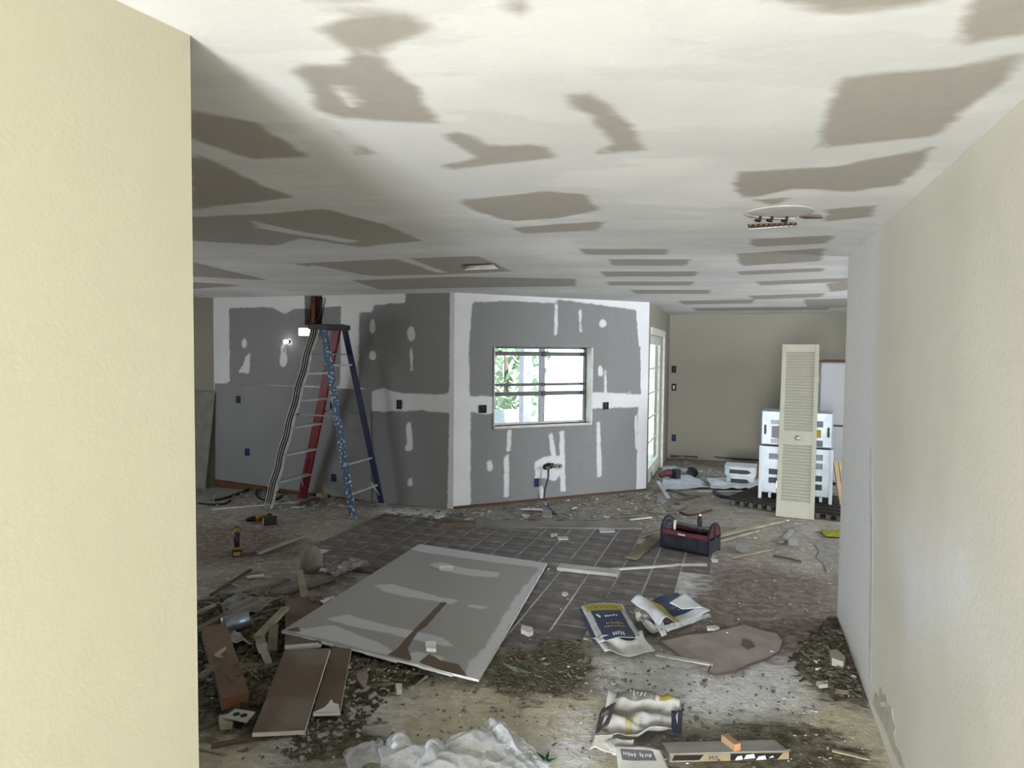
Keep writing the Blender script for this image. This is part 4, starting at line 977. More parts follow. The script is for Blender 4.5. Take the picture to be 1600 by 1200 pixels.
def HM(p): q = Hh @ np.array([p[0], p[1], 1]); return q[:2] / q[2]
SW_, SL_ = 1.17, 2.25
def sop(pts): return [HM(p) * np.array([SW_, SL_]) for p in pts]
mud_ops = [(1, sop(p)) for p in [[(655, 850), (855, 880), (848, 887), (760, 876), (660, 862), (640, 858)], [(855, 880), (845, 885), (815, 920), (790, 955), (765, 1000), (735, 1030), (728, 1058), (748, 1062)],
    [(672, 880), (690, 877), (720, 885), (780, 893), (778, 900), (740, 898), (690, 890)], [(588, 912), (610, 910), (650, 920), (690, 930), (715, 934), (705, 940), (640, 930), (600, 922)], [(732, 940), (760, 944), (758, 948), (732, 944)],
    [(510, 965), (545, 958), (600, 974), (690, 992), (712, 1010), (660, 1000), (600, 986), (545, 976)], [(455, 984), (520, 975), (590, 1003), (612, 1018), (600, 1022), (470, 990)], [(630, 1020), (650, 1015), (690, 1025), (670, 1045), (640, 1040)]]]
bare_ops = [(1, sop(p)) for p in [[(690, 936), (698, 938), (665, 975), (650, 985), (640, 1000), (634, 1012), (640, 1032), (600, 1022), (615, 1012), (645, 980)], [(650, 1034), (668, 1018), (685, 1030), (715, 1036), (730, 1058), (715, 1056)], [(444, 984), (466, 979), (470, 988)]]]
sh = thing('drywall_sheet', 'large patched drywall sheet lying on the floor over broken boards', 'drywall sheet', (SP[0].x, SP[0].y, 0))
nu, nvv = 48, 84; us, vs2 = np.linspace(0, 1, nu), np.linspace(0, 1, nvv); GU, GV = np.meshgrid(us, vs2)
base = Vector((SP[0].x, SP[0].y, 0))
PT = [np.array(p - base) for p in SP]
pos = (PT[0] * ((1 - GU) * (1 - GV))[..., None] + PT[1] * (GU * (1 - GV))[..., None] + PT[2] * (GU * GV)[..., None] + PT[3] * ((1 - GU) * GV)[..., None])
V = pos.reshape(-1, 3).tolist(); Fq = [(j * nu + i, j * nu + i + 1, (j + 1) * nu + i + 1, (j + 1) * nu + i) for j in range(nvv - 1) for i in range(nu - 1)]
me = bpy.data.meshes.new('face_paper'); me.from_pydata(V, [], [f[::-1] for f in Fq])
for an, ops in (('mud', mud_ops), ('bare', bare_ops)):
    at = me.attributes.new(an, 'FLOAT', 'POINT'); at.data.foreach_set('value', field(ops, GU * SW_, GV * SL_).reshape(-1).astype(np.float32))
me.materials.append(sheet_mat()); o = linked('face_paper', me, sh)
mb = MB(); per = [pos[0, i] for i in range(nu)] + [pos[j, nu - 1] for j in range(1, nvv)] + [pos[nvv - 1, i] for i in range(nu - 2, -1, -1)] + [pos[j, 0] for j in range(nvv - 2, 0, -1)]
np_ = len(per); mb.add([Vector(p) for p in per] + [Vector(p) - Vector((0, 0, .013)) for p in per], [(i, (i + 1) % np_, np_ + (i + 1) % np_, np_ + i) for i in range(np_)])
mb.add([(p[0], p[1], p[2] - .013) for p in pos.reshape(-1, 3)], Fq); mb.build('gypsum_core', core, sh)
for k in range(3):
    f0 = (.12, .45, .72)[k]; a = Vector(PT[3]).lerp(Vector(PT[2]), f0); b = Vector(PT[3]).lerp(Vector(PT[2]), f0 + .16)
    MB().bar(a + Vector((0, -.004, -.006)), b + Vector((0, -.006, -.009)), .012, .010).build('torn_paper', M('torn_paper_white', (.70, .70, .70)), sh)
def on_sheet(px_, dz=0): 
    q = HM(px_); u_, v_ = q; P = PT[0] * (1 - u_) * (1 - v_) + PT[1] * u_ * (1 - v_) + PT[2] * u_ * v_ + PT[3] * (1 - u_) * v_
    return Vector(P) + base + Vector((0, 0, dz))
for (x, y), (w_, d_), lb in [((697, 888), (.11, .045), 'white gypsum chip near the far end of the large sheet'), ((671, 1010), (.06, .09), 'white gypsum chip near the front edge of the large sheet')]:
    p = on_sheet((x, y), .013); o = MB().prism([(-w_ / 2, -d_ / 2, 0), (w_ * .4, -d_ / 2 - .01, 0), (w_ / 2, d_ * .4, 0), (0, d_ / 2, 0), (-w_ / 2, d_ * .35, 0)], (0, 0, -.011), (0, 0, .01)).build('gypsum_chip', core, None, p, (.05, .06, .2)); tag(o, lb, 'drywall scrap', 'chips on the large sheet')

brownp = M('brown_board_paper', (.150, .110, .088), (.22, .185, .165), 3, .8, .06, lo=.45, hi=.7)
brownp2 = M('brown_board_paper2', (.115, .080, .058), (.15, .115, .09), 4, .8, .06)
scrap('drywall_offcut', 'long brown drywall offcut with white cut end leaning out of the heap', 'drywall scrap', [(445, 1015), (516, 1013), (476, 1141), (394, 1145)], .02, brownp, zs=(.15, .15, .02, .02), edge=core)
scrap('drywall_offcut', 'narrow brown drywall offcut with torn white corner beside the long one', 'drywall scrap', [(519, 1011), (549, 1014), (531, 1113), (489, 1114)], .016, brownp2, zs=(.14, .13, .05, .05), edge=core)
scrap('drywall_offcut', 'brown drywall offcut tucked under the corner of the large sheet', 'drywall scrap', [(446, 935), (505, 930), (502, 1006), (445, 1012)], .018, brownp2, zs=(.10, .08, .125, .14), edge=core)
tp_ = [(489, 1113), (531, 1112), (529, 1100), (521, 1098), (518, 1092), (512, 1100), (507, 1105)]
scrap('torn_paper', 'torn white paper at the corner of the narrow brown offcut', 'paper scrap', tp_, .002, M('torn_paper_white', (.7, .7, .7)), zs=[.068, .068, .074, .079, .084, .079, .076])
redw = M('reddish_lumber', (.20, .135, .10), (.145, .095, .07), 5, .8, .15, stretch=(1, .3, 1)); cutend = M('orange_cut_end', (.24, .11, .055))
o = plank('lumber', 'thick reddish brown timber with mud smear pointing out of the heap', 'lumber', (334, 985), (368, 1096), .13, .065, redw, za=.11, zb=.03)
o.data.materials.append(cutend); o.data.polygons[1].material_index = 1; o.data.polygons[0].material_index = 1
scrap('mud_smear', 'dried pale mud smear across the thick reddish timber', 'mud', [(337, 1020), (352, 1010), (354, 1014), (344, 1022), (349, 1027), (340, 1027), (334, 1023)], .004, M('dry_mud', (.42, .37, .30)), z=.155)
latt = M('pale_lath_wood', (.30, .265, .19), (.22, .19, .135), 5, .8, .15, stretch=(1, 1, 1)); lathd = M('grey_lath_wood', (.19, .165, .12), (.135, .115, .085), 5, .85, .15)
whst = M('white_strip', (.60, .60, .59), (.5, .5, .49), 6, .8)
LS = [('wood_lath', 'long grey lath crossing the heap from the left edge', (306, 985), (402, 937), .05, .02, lathd, .08, .10), ('wood_lath', 'pale lath with broken end crossing the middle of the heap', (402, 996), (446, 950), .045, .02, latt, .10, .10),
 ('wood_lath', 'short upright lath in the heap next to the large sheet corner', (425, 1018), (428, 978), .05, .018, lathd, .07, .10), ('wood_lath', 'pale lath lying towards the crumpled paper behind the heap', (468, 892), (478, 943), .05, .02, latt, .03, .06),
 ('wood_lath', 'stub of lath standing beside the large sheet edge', (486, 925), (489, 940), .035, .02, lathd, .05, .06), ('wood_lath', 'thin lath poking out at the near left wall edge', (300, 960), (336, 945), .025, .015, latt, .06, .06),
 ('wood_lath', 'dark stick on the floor in front of the heap', (330, 930), (392, 890), .025, .015, M('dark_stick', (.08, .055, .04)), .01, .01), ('wood_lath', 'thin pale stick lying behind the heap near the drills', (402, 865), (470, 839), .035, .018, latt, 0, 0),
 ('wood_strip', 'long white strip on the floor in front of the ladder', (332, 797), (460, 786), .04, .012, whst, 0, 0), ('wood_strip', 'short white strip on the floor right of the ladder front feet', (454, 794), (476, 793), .05, .012, whst, 0, 0),
 ('wood_lath', 'dark curved batten behind the ladder feet', (470, 789), (498, 778), .05, .02, M('dark_stick', (.08, .055, .04)), .01, .02), ('wood_block', 'pale yellow wood block behind the ladder feet', (498, 779), (508, 777), .09, .06, yw, 0, 0),
 ('moulding', 'white painted moulding piece in front of the tiles, thick end left', (873, 889), (966, 899), .12, .03, M('cream_moulding', (.45, .43, .40)), 0, 0), ('wood_strip', 'thin white strip joining the moulding towards the tool bag', (952, 890), (1056, 885), .028, .014, whst, .012, 0),
 ('wood_strip', 'short white strip lying in front of the tool bag', (1056, 884), (1104, 884), .045, .012, whst, 0, 0), ('wood_plank', 'grey plank running from the tiles to the tool bag', (985, 872), (1032, 836), .11, .022, lathd, .01, .01),
 ('wood_plank', 'short bent strip left of the tool bag', (1000, 838), (1036, 828), .05, .02, lathd, .01, .01), ('wood_plank', 'long pale plank running from the tool bag to the louvred door', (1118, 838), (1222, 813), .07, .02, latt, .01, .005),
 ('wood_plank', 'second pale strip below the long plank right of the tool bag', (1118, 847), (1184, 829), .035, .018, latt, .005, .005), ('wood_strip', 'pale strip on the floor behind the brown stained area', (1143, 871), (1206, 858), .035, .01, latt, .005, .005),
 ('wood_plank', 'long grey board lying flat along the tiles below the window', (706, 818), (1000, 821), .26, .016, M('grey_dusty_board', (.25, .235, .21), (.19, .175, .155), 4, .9, .2), .004, .004),
 ('wood_plank', 'brown stick at the left end of the dusty board', (686, 826), (742, 818), .05, .03, M('brown_stick', (.20, .14, .10)), 0, .01), ('wood_plank', 'brown stick crossing at the foot of the bay corner', (690, 814), (744, 817), .04, .03, M('brown_stick', (.20, .14, .10)), 0, .02),
 ('wood_strip', 'white strip on the rubble under the hanging cable', (815, 795), (848, 796), .05, .012, whst, .02, .02), ('wood_strip', 'thin white strip at the right end of the dusty board', (985, 812), (1018, 808), .03, .01, whst, .01, .01),
 ('wood_strip', 'pale strip on the dust in the right foreground', (1300, 1172), (1360, 1186), .02, .008, latt, .005, .005), ('wood_strip', 'thin pale strip beside the front paper bag, half buried', (1025, 1024), (1114, 1040), .03, .01, M('dust_strip', (.5, .5, .48)), 0, 0),
 ('wood_plank', 'thin board along the lower left floor under the offcut', (330, 1168), (428, 1150), .03, .012, brownp2, 0, 0), ('wood_strip', 'pale curved strip at the lower left corner of the floor', (312, 1172), (350, 1180), .012, .006, latt, 0, 0),
 ('metal_strip', 'dark grey metal strip below the narrow brown offcut', (533, 1098), (546, 1128), .02, .008, M('dark_metal_strip', (.16, .17, .18), metal=.5, rough=.4), .01, 0), ('metal_strip', 'dark rod sticking out under the large sheet', (537, 1085), (600, 1040), .02, .012, M('dark_metal_strip', (.16, .17, .18)), .02, .05),
 ('wood_lath', 'pale twig under the front edge of the large sheet', (652, 1068), (668, 1056), .012, .008, latt, .01, .04), ('wood_plank', 'grey slat at the base of the range by the trays', (1090, 768), (1185, 768), .08, .01, M('dust_strip', (.5, .5, .48)), 0, .01),
 ('wood_lath', 'grey lath lying on the back of the heap', (395, 925), (450, 905), .05, .015, lathd, .05, .03), ('wood_lath', 'broad grey lath across the back of the heap', (430, 930), (520, 905), .07, .014, lathd, .05, .02), ('wood_lath', 'short white splinter on the back of the heap', (386, 902), (412, 899), .03, .014, whst, .03, .03), ('wood_lath', 'pale splinter left of the white one on the heap', (362, 912), (373, 917), .02, .012, latt, .03, .03),
 ('wood_lath', 'small dark lath under the thick reddish timber', (308, 1062), (338, 1040), .04, .02, lathd, .05, .06)]
for nm, lb, a, b, w_, t_, m_, za, zb in LS:
    if nm == 'wood_lath' and za >= .05 and max(a[1], b[1]) > 935: za, zb = za + .05, zb + .05
    elif nm == 'wood_lath' and max(a[1], b[1]) <= 935: za, zb = .01, .012
    plank(nm, lb, {'wood_lath': 'lath', 'metal_strip': 'metal strip', 'moulding': 'moulding', 'wood_block': 'wood block'}.get(nm, 'wood strip'), a, b, w_, t_, m_, za, zb)

gyp = M('gypsum_scrap', (.58, .575, .57), (.48, .475, .47), 12, .9, .2); gscr = M('grey_scrap', (.30, .30, .30), (.24, .24, .24), 8, .9)
SC = [('drywall_scrap', 'pale grey rectangular drywall scrap at the edge of the tiles', [(931, 815), (957, 814), (961, 830), (938, 831)], .014, M('pale_scrap', (.42, .44, .46))), ('drywall_scrap', 'white chip on the tiles, right one of a pair', [(871, 838), (888, 838), (888, 842), (872, 842)], .015, gyp), ('drywall_scrap', 'white chip on the tiles, left one of a pair', [(860, 834), (871, 833), (871, 836), (861, 838)], .015, gyp),
 ('drywall_scrap', 'grey drywall scrap under the hanging cable', [(846, 792), (864, 793), (862, 806), (848, 806)], .02, gscr), ('drywall_scrap', 'square grey scrap near the glazed door', [(1026, 771), (1039, 768), (1042, 783), (1027, 784)], .012, gscr),
 ('drywall_scrap', 'white oval chip between the moulding and the sheet', [(878, 925), (884, 924), (888, 927), (884, 930), (879, 929)], .012, gyp), ('drywall_scrap', 'white gypsum lump right of the large sheet', [(815, 976), (832, 980), (833, 986), (826, 989), (814, 983)], .03, gyp),
 ('drywall_scrap', 'white chip right of the folded paper bag', [(1104, 978), (1118, 977), (1124, 980), (1117, 983), (1105, 982)], .015, gyp), ('drywall_scrap', 'white chip beside the tool bag corner', [(1110, 872), (1122, 874), (1121, 877), (1112, 876)], .012, gyp),
 ('drywall_scrap', 'pale triangular scrap on the floor right of the tool bag', [(1150, 852), (1158, 846), (1162, 857)], .05, gscr), ('drywall_scrap', 'pale triangular scrap near the right wall end', [(1232, 842), (1240, 834), (1248, 844)], .06, gscr),
 ('drywall_scrap', 'flat grey paper scraps against the right wall end', [(1272, 850), (1284, 845), (1300, 846), (1306, 862), (1312, 880), (1302, 884), (1292, 894), (1286, 878), (1276, 872), (1280, 860)], .006, M('dull_paper', (.25, .24, .22), (.18, .17, .155), 14, .9)), ('drywall_scrap', 'flat scrap lying left of the pale triangular one', [(1216, 846), (1234, 826), (1240, 828), (1224, 846)], .012, gscr),
 ('concrete_lump', 'pale broken lump in the dirt along the right wall', [(1296, 1016), (1308, 1014), (1321, 1026), (1318, 1034), (1300, 1028)], .05, M('pale_lump', (.34, .33, .27), rough=.9, bmp=.3)), ('concrete_lump', 'small pale lump at the front of the right wall dirt', [(1275, 1064), (1294, 1063), (1293, 1069), (1280, 1070)], .02, M('pale_lump', (.34, .33, .27))),
 ('drywall_scrap', 'white crumb lump in front of the large sheet corner', [(618, 1068), (628, 1068), (628, 1076), (620, 1077)], .03, gyp), ('drywall_scrap', 'curved white chip left of the dusty patch', [(540, 1100), (548, 1104), (558, 1112), (553, 1114), (543, 1106)], .01, gyp),
 ('paper_scrap', 'torn pinkish paper hanging below the large sheet', [(549, 1040), (556, 1030), (568, 1034), (576, 1056), (570, 1075), (560, 1064)], .006, M('pink_paper', (.33, .27, .26))), ('paper_scrap', 'second torn paper shred under the large sheet', [(582, 1035), (602, 1038), (598, 1048), (584, 1050)], .006, M('pink_paper', (.33, .27, .26))),
 ('drywall_scrap', 'white paper edge strip on top of the tucked offcut', [(445, 1008), (498, 1004), (499, 1009), (445, 1013)], .012, gyp),
 ('drywall_scrap', 'white chip at the foot of the bay corner', [(676, 806), (694, 802), (692, 806), (680, 809)], .012, gyp), ('drywall_scrap', 'bright chip low by the bay corner on the rubble', [(741, 800), (756, 800), (754, 804)], .012, gyp), ('drywall_scrap', 'white chip on rubble, below the blue box', [(815, 803), (828, 804), (827, 808), (818, 808)], .012, gyp),
 ('plastic_shard', 'pale blue thin plastic shard by the large sheet', [(786, 1036), (844, 1056), (846, 1058), (800, 1046)], .003, M('pale_blue_shard', (.34, .42, .42)))]
for nm, lb, poly, t_, m_ in SC:
    zz = {'white paper edge strip on top of the tucked offcut': .155, 'torn pinkish paper hanging below the large sheet': .07, 'second torn paper shred under the large sheet': .05}.get(lb)
    scrap(nm, lb, {'concrete_lump': 'rubble', 'paper_scrap': 'paper scrap', 'plastic_shard': 'plastic'}.get(nm, 'drywall scrap'), poly, t_, m_, z=zz)

# ------------------------------------------------------------------ paper bags
def M_uv(name, base, areas, rough=.7, smear=.25):
    """flat print on a sheet: later areas lie over earlier ones (u0, u1, v0, v1, colour)"""
    m, nt, bs = nodes_of(name); bs.inputs['Roughness'].default_value = rough; bs.inputs['Specular IOR Level'].default_value = .3
    tc = nt.nodes.new('ShaderNodeTexCoord'); sx = nt.nodes.new('ShaderNodeSeparateXYZ'); nt.links.new(tc.outputs['UV'], sx.inputs[0])
    nz = noise(nt, coords(nt), 12, 4)
    u = mathn(nt, 'ADD', sx.outputs[0], mathn(nt, 'MULTIPLY', mathn(nt, 'SUBTRACT', nz, .5), .03)); v = sx.outputs[1]
    c = mixc(nt, ramp(nt, nz, .35, .7), base, tuple(x * .8 for x in base))
    for u0, u1, v0, v1, col in areas:
        f = mathn(nt, 'MULTIPLY', mathn(nt, 'MULTIPLY', mathn(nt, 'GREATER_THAN', u, u0), mathn(nt, 'LESS_THAN', u, u1)), mathn(nt, 'MULTIPLY', mathn(nt, 'GREATER_THAN', v, v0), mathn(nt, 'LESS_THAN', v, v1)))
        c = mixc(nt, f, c, col)
    c = mixc(nt, mathn(nt, 'MULTIPLY', ramp(nt, noise(nt, coords(nt), 7, 5, .7), .5, .75), smear), c, (.45, .43, .40))
    nt.links.new(c, bs.inputs['Base Color']); return m
NAVY, YELL, WHT = (.04, .05, .095), (.36, .30, .06), (.50, .51, .53)
def surf_pt(o, u_, v_, res, dz=.003):
    """a point just above a crumpled sheet at its uv"""
    x, y = u_ * (res - 1), v_ * (res - 1); i, j = min(int(x), res - 2), min(int(y), res - 2); fx, fy = x - i, y - j
    c = [o.data.vertices[k].co for k in (j * res + i, j * res + i + 1, (j + 1) * res + i, (j + 1) * res + i + 1)]
    return (c[0] * (1 - fx) + c[1] * fx) * (1 - fy) + (c[2] * (1 - fx) + c[3] * fx) * fy + Vector((0, 0, dz))
def print_marks(o, res, strokes, mat, w=.006):
    """each stroke: uv polyline of one printed mark"""
    for k, st_ in enumerate(strokes):
        mb = MB(); P = [surf_pt(o, a, b, res) for a, b in st_]
        for q in range(len(P) - 1): mb.bar(P[q], P[q + 1], w, .0015)
        mb.build('lettering', mat, o)
def glyphs(u0, v0, n, cw, chh, seed):
    """a row of small blurred print marks as on the bag: broken strokes, no readable word"""
    r = random.Random(seed); out_ = []
    for k in range(n):
        x = u0 + k * cw; a, b = r.uniform(0, .35), r.uniform(.65, 1)
        out_.append([(x, v0 + chh * a), (x + r.uniform(-.3, .3) * cw, v0 + chh * b)])
        if r.random() < .3: out_.append([(x, v0 + chh * .5), (x + cw * .4, v0 + chh * r.uniform(.4, .6))])
    return out_
pwht = M('print_white', (.75, .76, .78)); pgold = M('print_gold', (.38, .31, .18)); pgrey = M('print_grey', (.45, .46, .5)); pdark = M('print_dark', (.10, .10, .12))
b1c = atz(955, 990)
b1 = thing('paper_bag', 'flattened navy and yellow paper bag lying left of the folded one', 'paper bag', (b1c.x, b1c.y, 0), 0, 'torn compound bags')
R1 = 20
bo = crumple('front_panel', None, None, [(908, 951), (973, 949), (1004, 1003), (934, 1008)], M_uv('bag_print_front', WHT, [(.06, .94, .03, .22, YELL), (.14, .86, .22, 1.0, NAVY)], smear=.15), R1, .010, 7, 2, (.05, .05, .05, .05), .01, b1, lambda u, v: .02 * math.sin(math.pi * u))
print_marks(bo, R1, [[(.22, .34), (.27, .43)], [(.25, .34), (.285, .42)]] + glyphs(.40, .38, 6, .055, .06, 1), pwht, .007)
print_marks(bo, R1, glyphs(.36, .58, 8, .05, .07, 3) + glyphs(.28, .68, 11, .045, .05, 4), pgold, .006)
print_marks(bo, R1, glyphs(.38, .86, 5, .055, .11, 7), pwht, .006)
print_marks(bo, R1, [[(.14 + .12 * k, .08), (.18 + .12 * k, .16), (.22 + .12 * k, .09)] for k in range(6)], M('print_ochre', (.26, .20, .03)), .006)
crumple('bottom_gusset', None, None, [(922, 1003), (1004, 998), (1024, 1029), (946, 1032)], M('bag_liner', (.44, .45, .42), (.34, .345, .32), 9, .5), 18, .05, 11, 5, (.03, .04, .0, .0), .006, b1)
crumple('side_gusset', None, None, [(906, 954), (911, 953), (936, 1008), (926, 1004)], M('bag_gusset_navy', (.05, .055, .09)), 10, .008, 8, 6, (.0, .04, .04, .0), .004, b1)
b2c = atz(1048, 975)
b2 = thing('paper_bag', 'folded navy, yellow and white paper bag with upturned white flap', 'paper bag', (b2c.x, b2c.y, 0), 0, 'torn compound bags')
bo = crumple('front_panel', None, None, [(986, 950), (1062, 934), (1110, 962), (1030, 990)], M_uv('bag_print_fold', WHT, [(.24, .42, 0, 1, YELL), (.40, .98, 0, .80, NAVY)], smear=.12), 24, .035, 8, 11, (.08, .09, .05, .04), .008, b2, lambda u, v: .05 * math.exp(-((u - .12) / .12) ** 2))
print_marks(bo, 24, glyphs(.55, .42, 5, .05, .08, 11) + glyphs(.62, .56, 4, .06, .07, 12), pgold, .006)
crumple('flap', None, None, [(1046, 946), (1068, 931), (1098, 954), (1064, 956)], M('bag_white', (.56, .58, .61), (.46, .48, .51), 8, .6), 14, .012, 8, 14, (.13, .15, .12, .12), .01, b2)
crumple('torn_edge', None, None, [(986, 958), (1012, 972), (1034, 1000), (1000, 984)], M('bag_torn', (.42, .41, .40), (.25, .24, .23), 14, .7), 18, .05, 16, 17, (.05, .03, .0, .02), .005, b2)
crumple('torn_strip', None, None, [(1022, 975), (1036, 974), (1042, 996), (1034, 998)], M('bag_white', (.68, .70, .73)), 10, .015, 14, 19, (.07, .06, .01, .01), .005, b2)
crumple('side_gusset', None, None, [(1036, 980), (1108, 962), (1112, 966), (1042, 990)], M('bag_torn2', (.5, .52, .52), (.3, .31, .31), 30, .6), 12, .012, 12, 23, (.05, .05, .01, .01), .003, b2)
b3c = atz(1000, 1160)
b3 = thing('paper_bag', 'torn open whitish paper bag beside the taped timber in front', 'paper bag', (b3c.x, b3c.y, 0), 0, 'torn compound bags')
bo = crumple('body', None, None, [(955, 1102), (1060, 1116), (1058, 1158), (934, 1166)], M_uv('bag_print_body', (.42, .41, .385), [(.30, .42, .55, .98, (.33, .29, .16)), (.50, .80, .62, .86, (.34, .34, .34)), (.12, .66, .03, .22, (.12, .115, .11)), (.70, .88, .03, .20, (.26, .22, .05)), (.1, .75, .36, .52, (.30, .285, .26))], smear=.4), 30, .035, 13, 31, (.02, .02, .03, .03), .01, b3, lambda u, v: .05 * (1 - v) ** 1.5 + .018 * math.sin(v * 13) + .015 * u)
print_marks(bo, 30, [[(.52, .64 + .04 * k), (.78, .65 + .04 * k)] for k in range(6)], pdark, .0025)
print_marks(bo, 30, glyphs(.18, .08, 8, .05, .08, 21), M('print_pale', (.5, .5, .48)), .004)
crumple('gusset_right', None, None, [(1050, 1118), (1066, 1116), (1067, 1154), (1052, 1156)], M('bag_gusset_navy', (.05, .055, .09)), 12, .02, 10, 33, (.10, .07, .03, .07), .004, b3)
gl = crumple('gusset_left', None, None, [(940, 1112), (962, 1100), (950, 1138), (930, 1152)], M('bag_gusset_dark', (.09, .085, .085)), 12, .02, 10, 35, (.02, .10, .09, .02), .004, b3)
print_marks(gl, 12, glyphs(.25, .3, 4, .13, .2, 25), pgrey, .004)
crumple('flap_left', None, None, [(938, 1146), (956, 1150), (958, 1184), (920, 1180)], M('bag_white_warm', (.46, .45, .41), (.40, .39, .35), 8, .7), 14, .03, 9, 37, (.05, .06, .03, .01), .004, b3)
bo = crumple('flap_front', None, None, [(958, 1172), (1034, 1176), (1048, 1212), (972, 1214)], M_uv('bag_print_flap', (.44, .43, .40), [(.10, .8, .12, .5, (.10, .10, .10))], smear=.1), 16, .02, 9, 41, (.05, .05, .02, .02), .004, b3)
print_marks(bo, 16, glyphs(.16, .24, 6, .045, .14, 31) + glyphs(.50, .24, 6, .045, .16, 32), pgrey, .005)
crumple('torn_edge', None, None, [(934, 1160), (990, 1166), (985, 1184), (955, 1186)], M('bag_torn', (.42, .41, .40)), 14, .03, 14, 43, (.04, .05, .03, .02), .003, b3)

# ------------------------------------------------------------------ timber with tape, block on it
la, lb_ = fl(1046, 1192), fl(1232, 1187); lrz = math.atan2(*(lb_ - la)[::-1]); LL = np.linalg.norm(lb_ - la)
tim = thing('timber', 'grey weathered timber with black and white tape along its front', 'lumber', (la[0], la[1], 0), lrz)
mb = MB(); mb.prism([(0, 0, 0), (LL, .0, 0), (LL - .03, .085, 0), (-.01, .085, 0)], (0, 0, .002), (0, 0, .042)); mb.build('beam', M('weathered_timber', (.26, .26, .245), (.19, .185, .17), 6, .85, .2, stretch=(.3, 1, 1)), tim)
MB().prism([(.0, -.001, .004), (LL, -.001, .004), (LL, -.001, .036), (0, -.001, .038)], (0, -.002, 0), (0, .001, 0)).build('tan_face', M('tan_face', (.30, .235, .14)), tim)
bt_ = M('black_tape', (.02, .02, .022), rough=.4)
MB().prism([(.01, -.003, .012), (.13, -.003, .012), (.15, -.003, .034), (.02, -.003, .036)], (0, -.002, 0), (0, .001, 0)).build('black_tape', bt_, tim)
MB().prism([(.27, -.003, .006), (.48, -.003, .006), (.505, -.003, .034), (.27, -.003, .036)], (0, -.002, 0), (0, .001, 0)).build('black_tape', bt_, tim)
for k, (x0, x1, z0, z1) in enumerate([(.29, .325, .008, .028), (.33, .38, .012, .034), (.385, .43, .006, .026), (.44, .465, .014, .024)]):
    MB().prism([(x0, -.005, z0), (x1, -.005, z0 + .003), (x1 - .006, -.005, z1), (x0 + .01, -.005, z1 - .004)], (0, -.002, 0), (0, .001, 0)).build('white_tape', M('white_tape', (.7, .7, .7)), tim)
for st_ in ([(.176, .010), (.176, .028), (.186, .018), (.192, .028), (.194, .010)], [(.205, .012), (.203, .026), (.212, .026), (.212, .012)]):
    mb = MB()
    for q in range(len(st_) - 1): mb.bar((st_[q][0], -.004, st_[q][1]), (st_[q + 1][0], -.004, st_[q + 1][1]), .004, .002, (0, 1, 0))
    mb.build('stamp_mark', pdark, tim)
ctr_ = atz(1150, 1172, .042); lx_, ly_ = ctr_.x, ctr_.y
blk_ = thing('wood_block', 'small orange wood block resting on the taped timber', 'wood block', (lx_, ly_, .043), lrz + .35)
MB().box((0, .035, .016), (.034, .085, .032), bev=.002).build('block_body', M('tan_block', (.36, .24, .15), (.30, .2, .12), 6, .8), blk_)
MB().box((0, -.008, .016), (.033, .003, .031)).build('lit_end', M('lit_end_orange', (.62, .30, .13)), blk_)  # front end, its lit look put into the orange colour

# ------------------------------------------------------------------ clear plastic bag
def M_plastic(name, op=.5, tint=(.62, .64, .66)):
    m = bpy.data.materials.new(name); m.use_nodes = True; nt = m.node_tree; bs = nt.nodes['Principled BSDF']; o = nt.nodes['Material Output']
    bs.inputs['Base Color'].default_value = rgba(tint); bs.inputs['Roughness'].default_value = .12; bs.inputs['Specular IOR Level'].default_value = .9
    t = nt.nodes.new('ShaderNodeBsdfTransparent'); mx = nt.nodes.new('ShaderNodeMixShader'); lw = nt.nodes.new('ShaderNodeLayerWeight'); lw.inputs[0].default_value = .45
    f = mathn(nt, 'ADD', mathn(nt, 'MULTIPLY', lw.outputs['Facing'], .75), op, True)
    nt.links.new(f, mx.inputs[0]); nt.links.new(t.outputs[0], mx.inputs[1]); nt.links.new(bs.outputs[0], mx.inputs[2]); nt.links.new(mx.outputs[0], o.inputs[0]); return m
plm = M_plastic('clear_film', .12, (.70, .72, .75))
pb_c = atz(690, 1190)
pbag = thing('plastic_bag', 'crumpled clear plastic bag lying on the floor at the bottom edge', 'plastic bag', (pb_c.x, pb_c.y, 0))
g2 = lambda cu, cv, s_, h_: (lambda u, v: h_ * math.exp(-((u - cu) / s_) ** 2 - ((v - cv) / s_) ** 2))
def many(*fs): return lambda u, v: sum(f(u, v) for f in fs)
crumple('film', None, None, [(590, 1185), (770, 1160), (865, 1205), (600, 1290)], plm, 60, .035, 17, 51, (0, 0, 0, 0), .004, pbag, many(g2(.18, .2, .2, .06), g2(.75, .15, .2, .06), g2(.45, .55, .2, .05)))
crumple('film_peak', None, None, [(600, 1172), (640, 1166), (665, 1215), (610, 1225)], plm, 34, .03, 26, 53, (0, 0, 0, 0), .004, pbag, many(g2(.5, .35, .4, .09)))
crumple('film_fold', None, None, [(645, 1185), (695, 1170), (690, 1225), (650, 1235)], plm, 34, .03, 24, 57, (0, 0, 0, 0), .004, pbag, many(g2(.55, .4, .4, .075)))
crumple('film_tail', None, None, [(533, 1185), (596, 1162), (612, 1200), (545, 1210)], plm, 34, .025, 20, 59, (0, 0, 0, 0), .004, pbag, many(g2(.5, .5, .35, .05)))
crumple('film_twist', None, None, [(752, 1148), (790, 1142), (860, 1205), (800, 1215)], plm, 34, .03, 28, 61, (.0, .0, .0, .0), .004, pbag, many(g2(.5, .2, .35, .06)))
gq = atz(853, 1190); t = thing('plant_sprig', 'small green leafy sprig at the bottom edge beside the plastic bag', 'plant', tuple(gq))
gm2 = M('green_sprig', (.02, .10, .04), rough=.5)
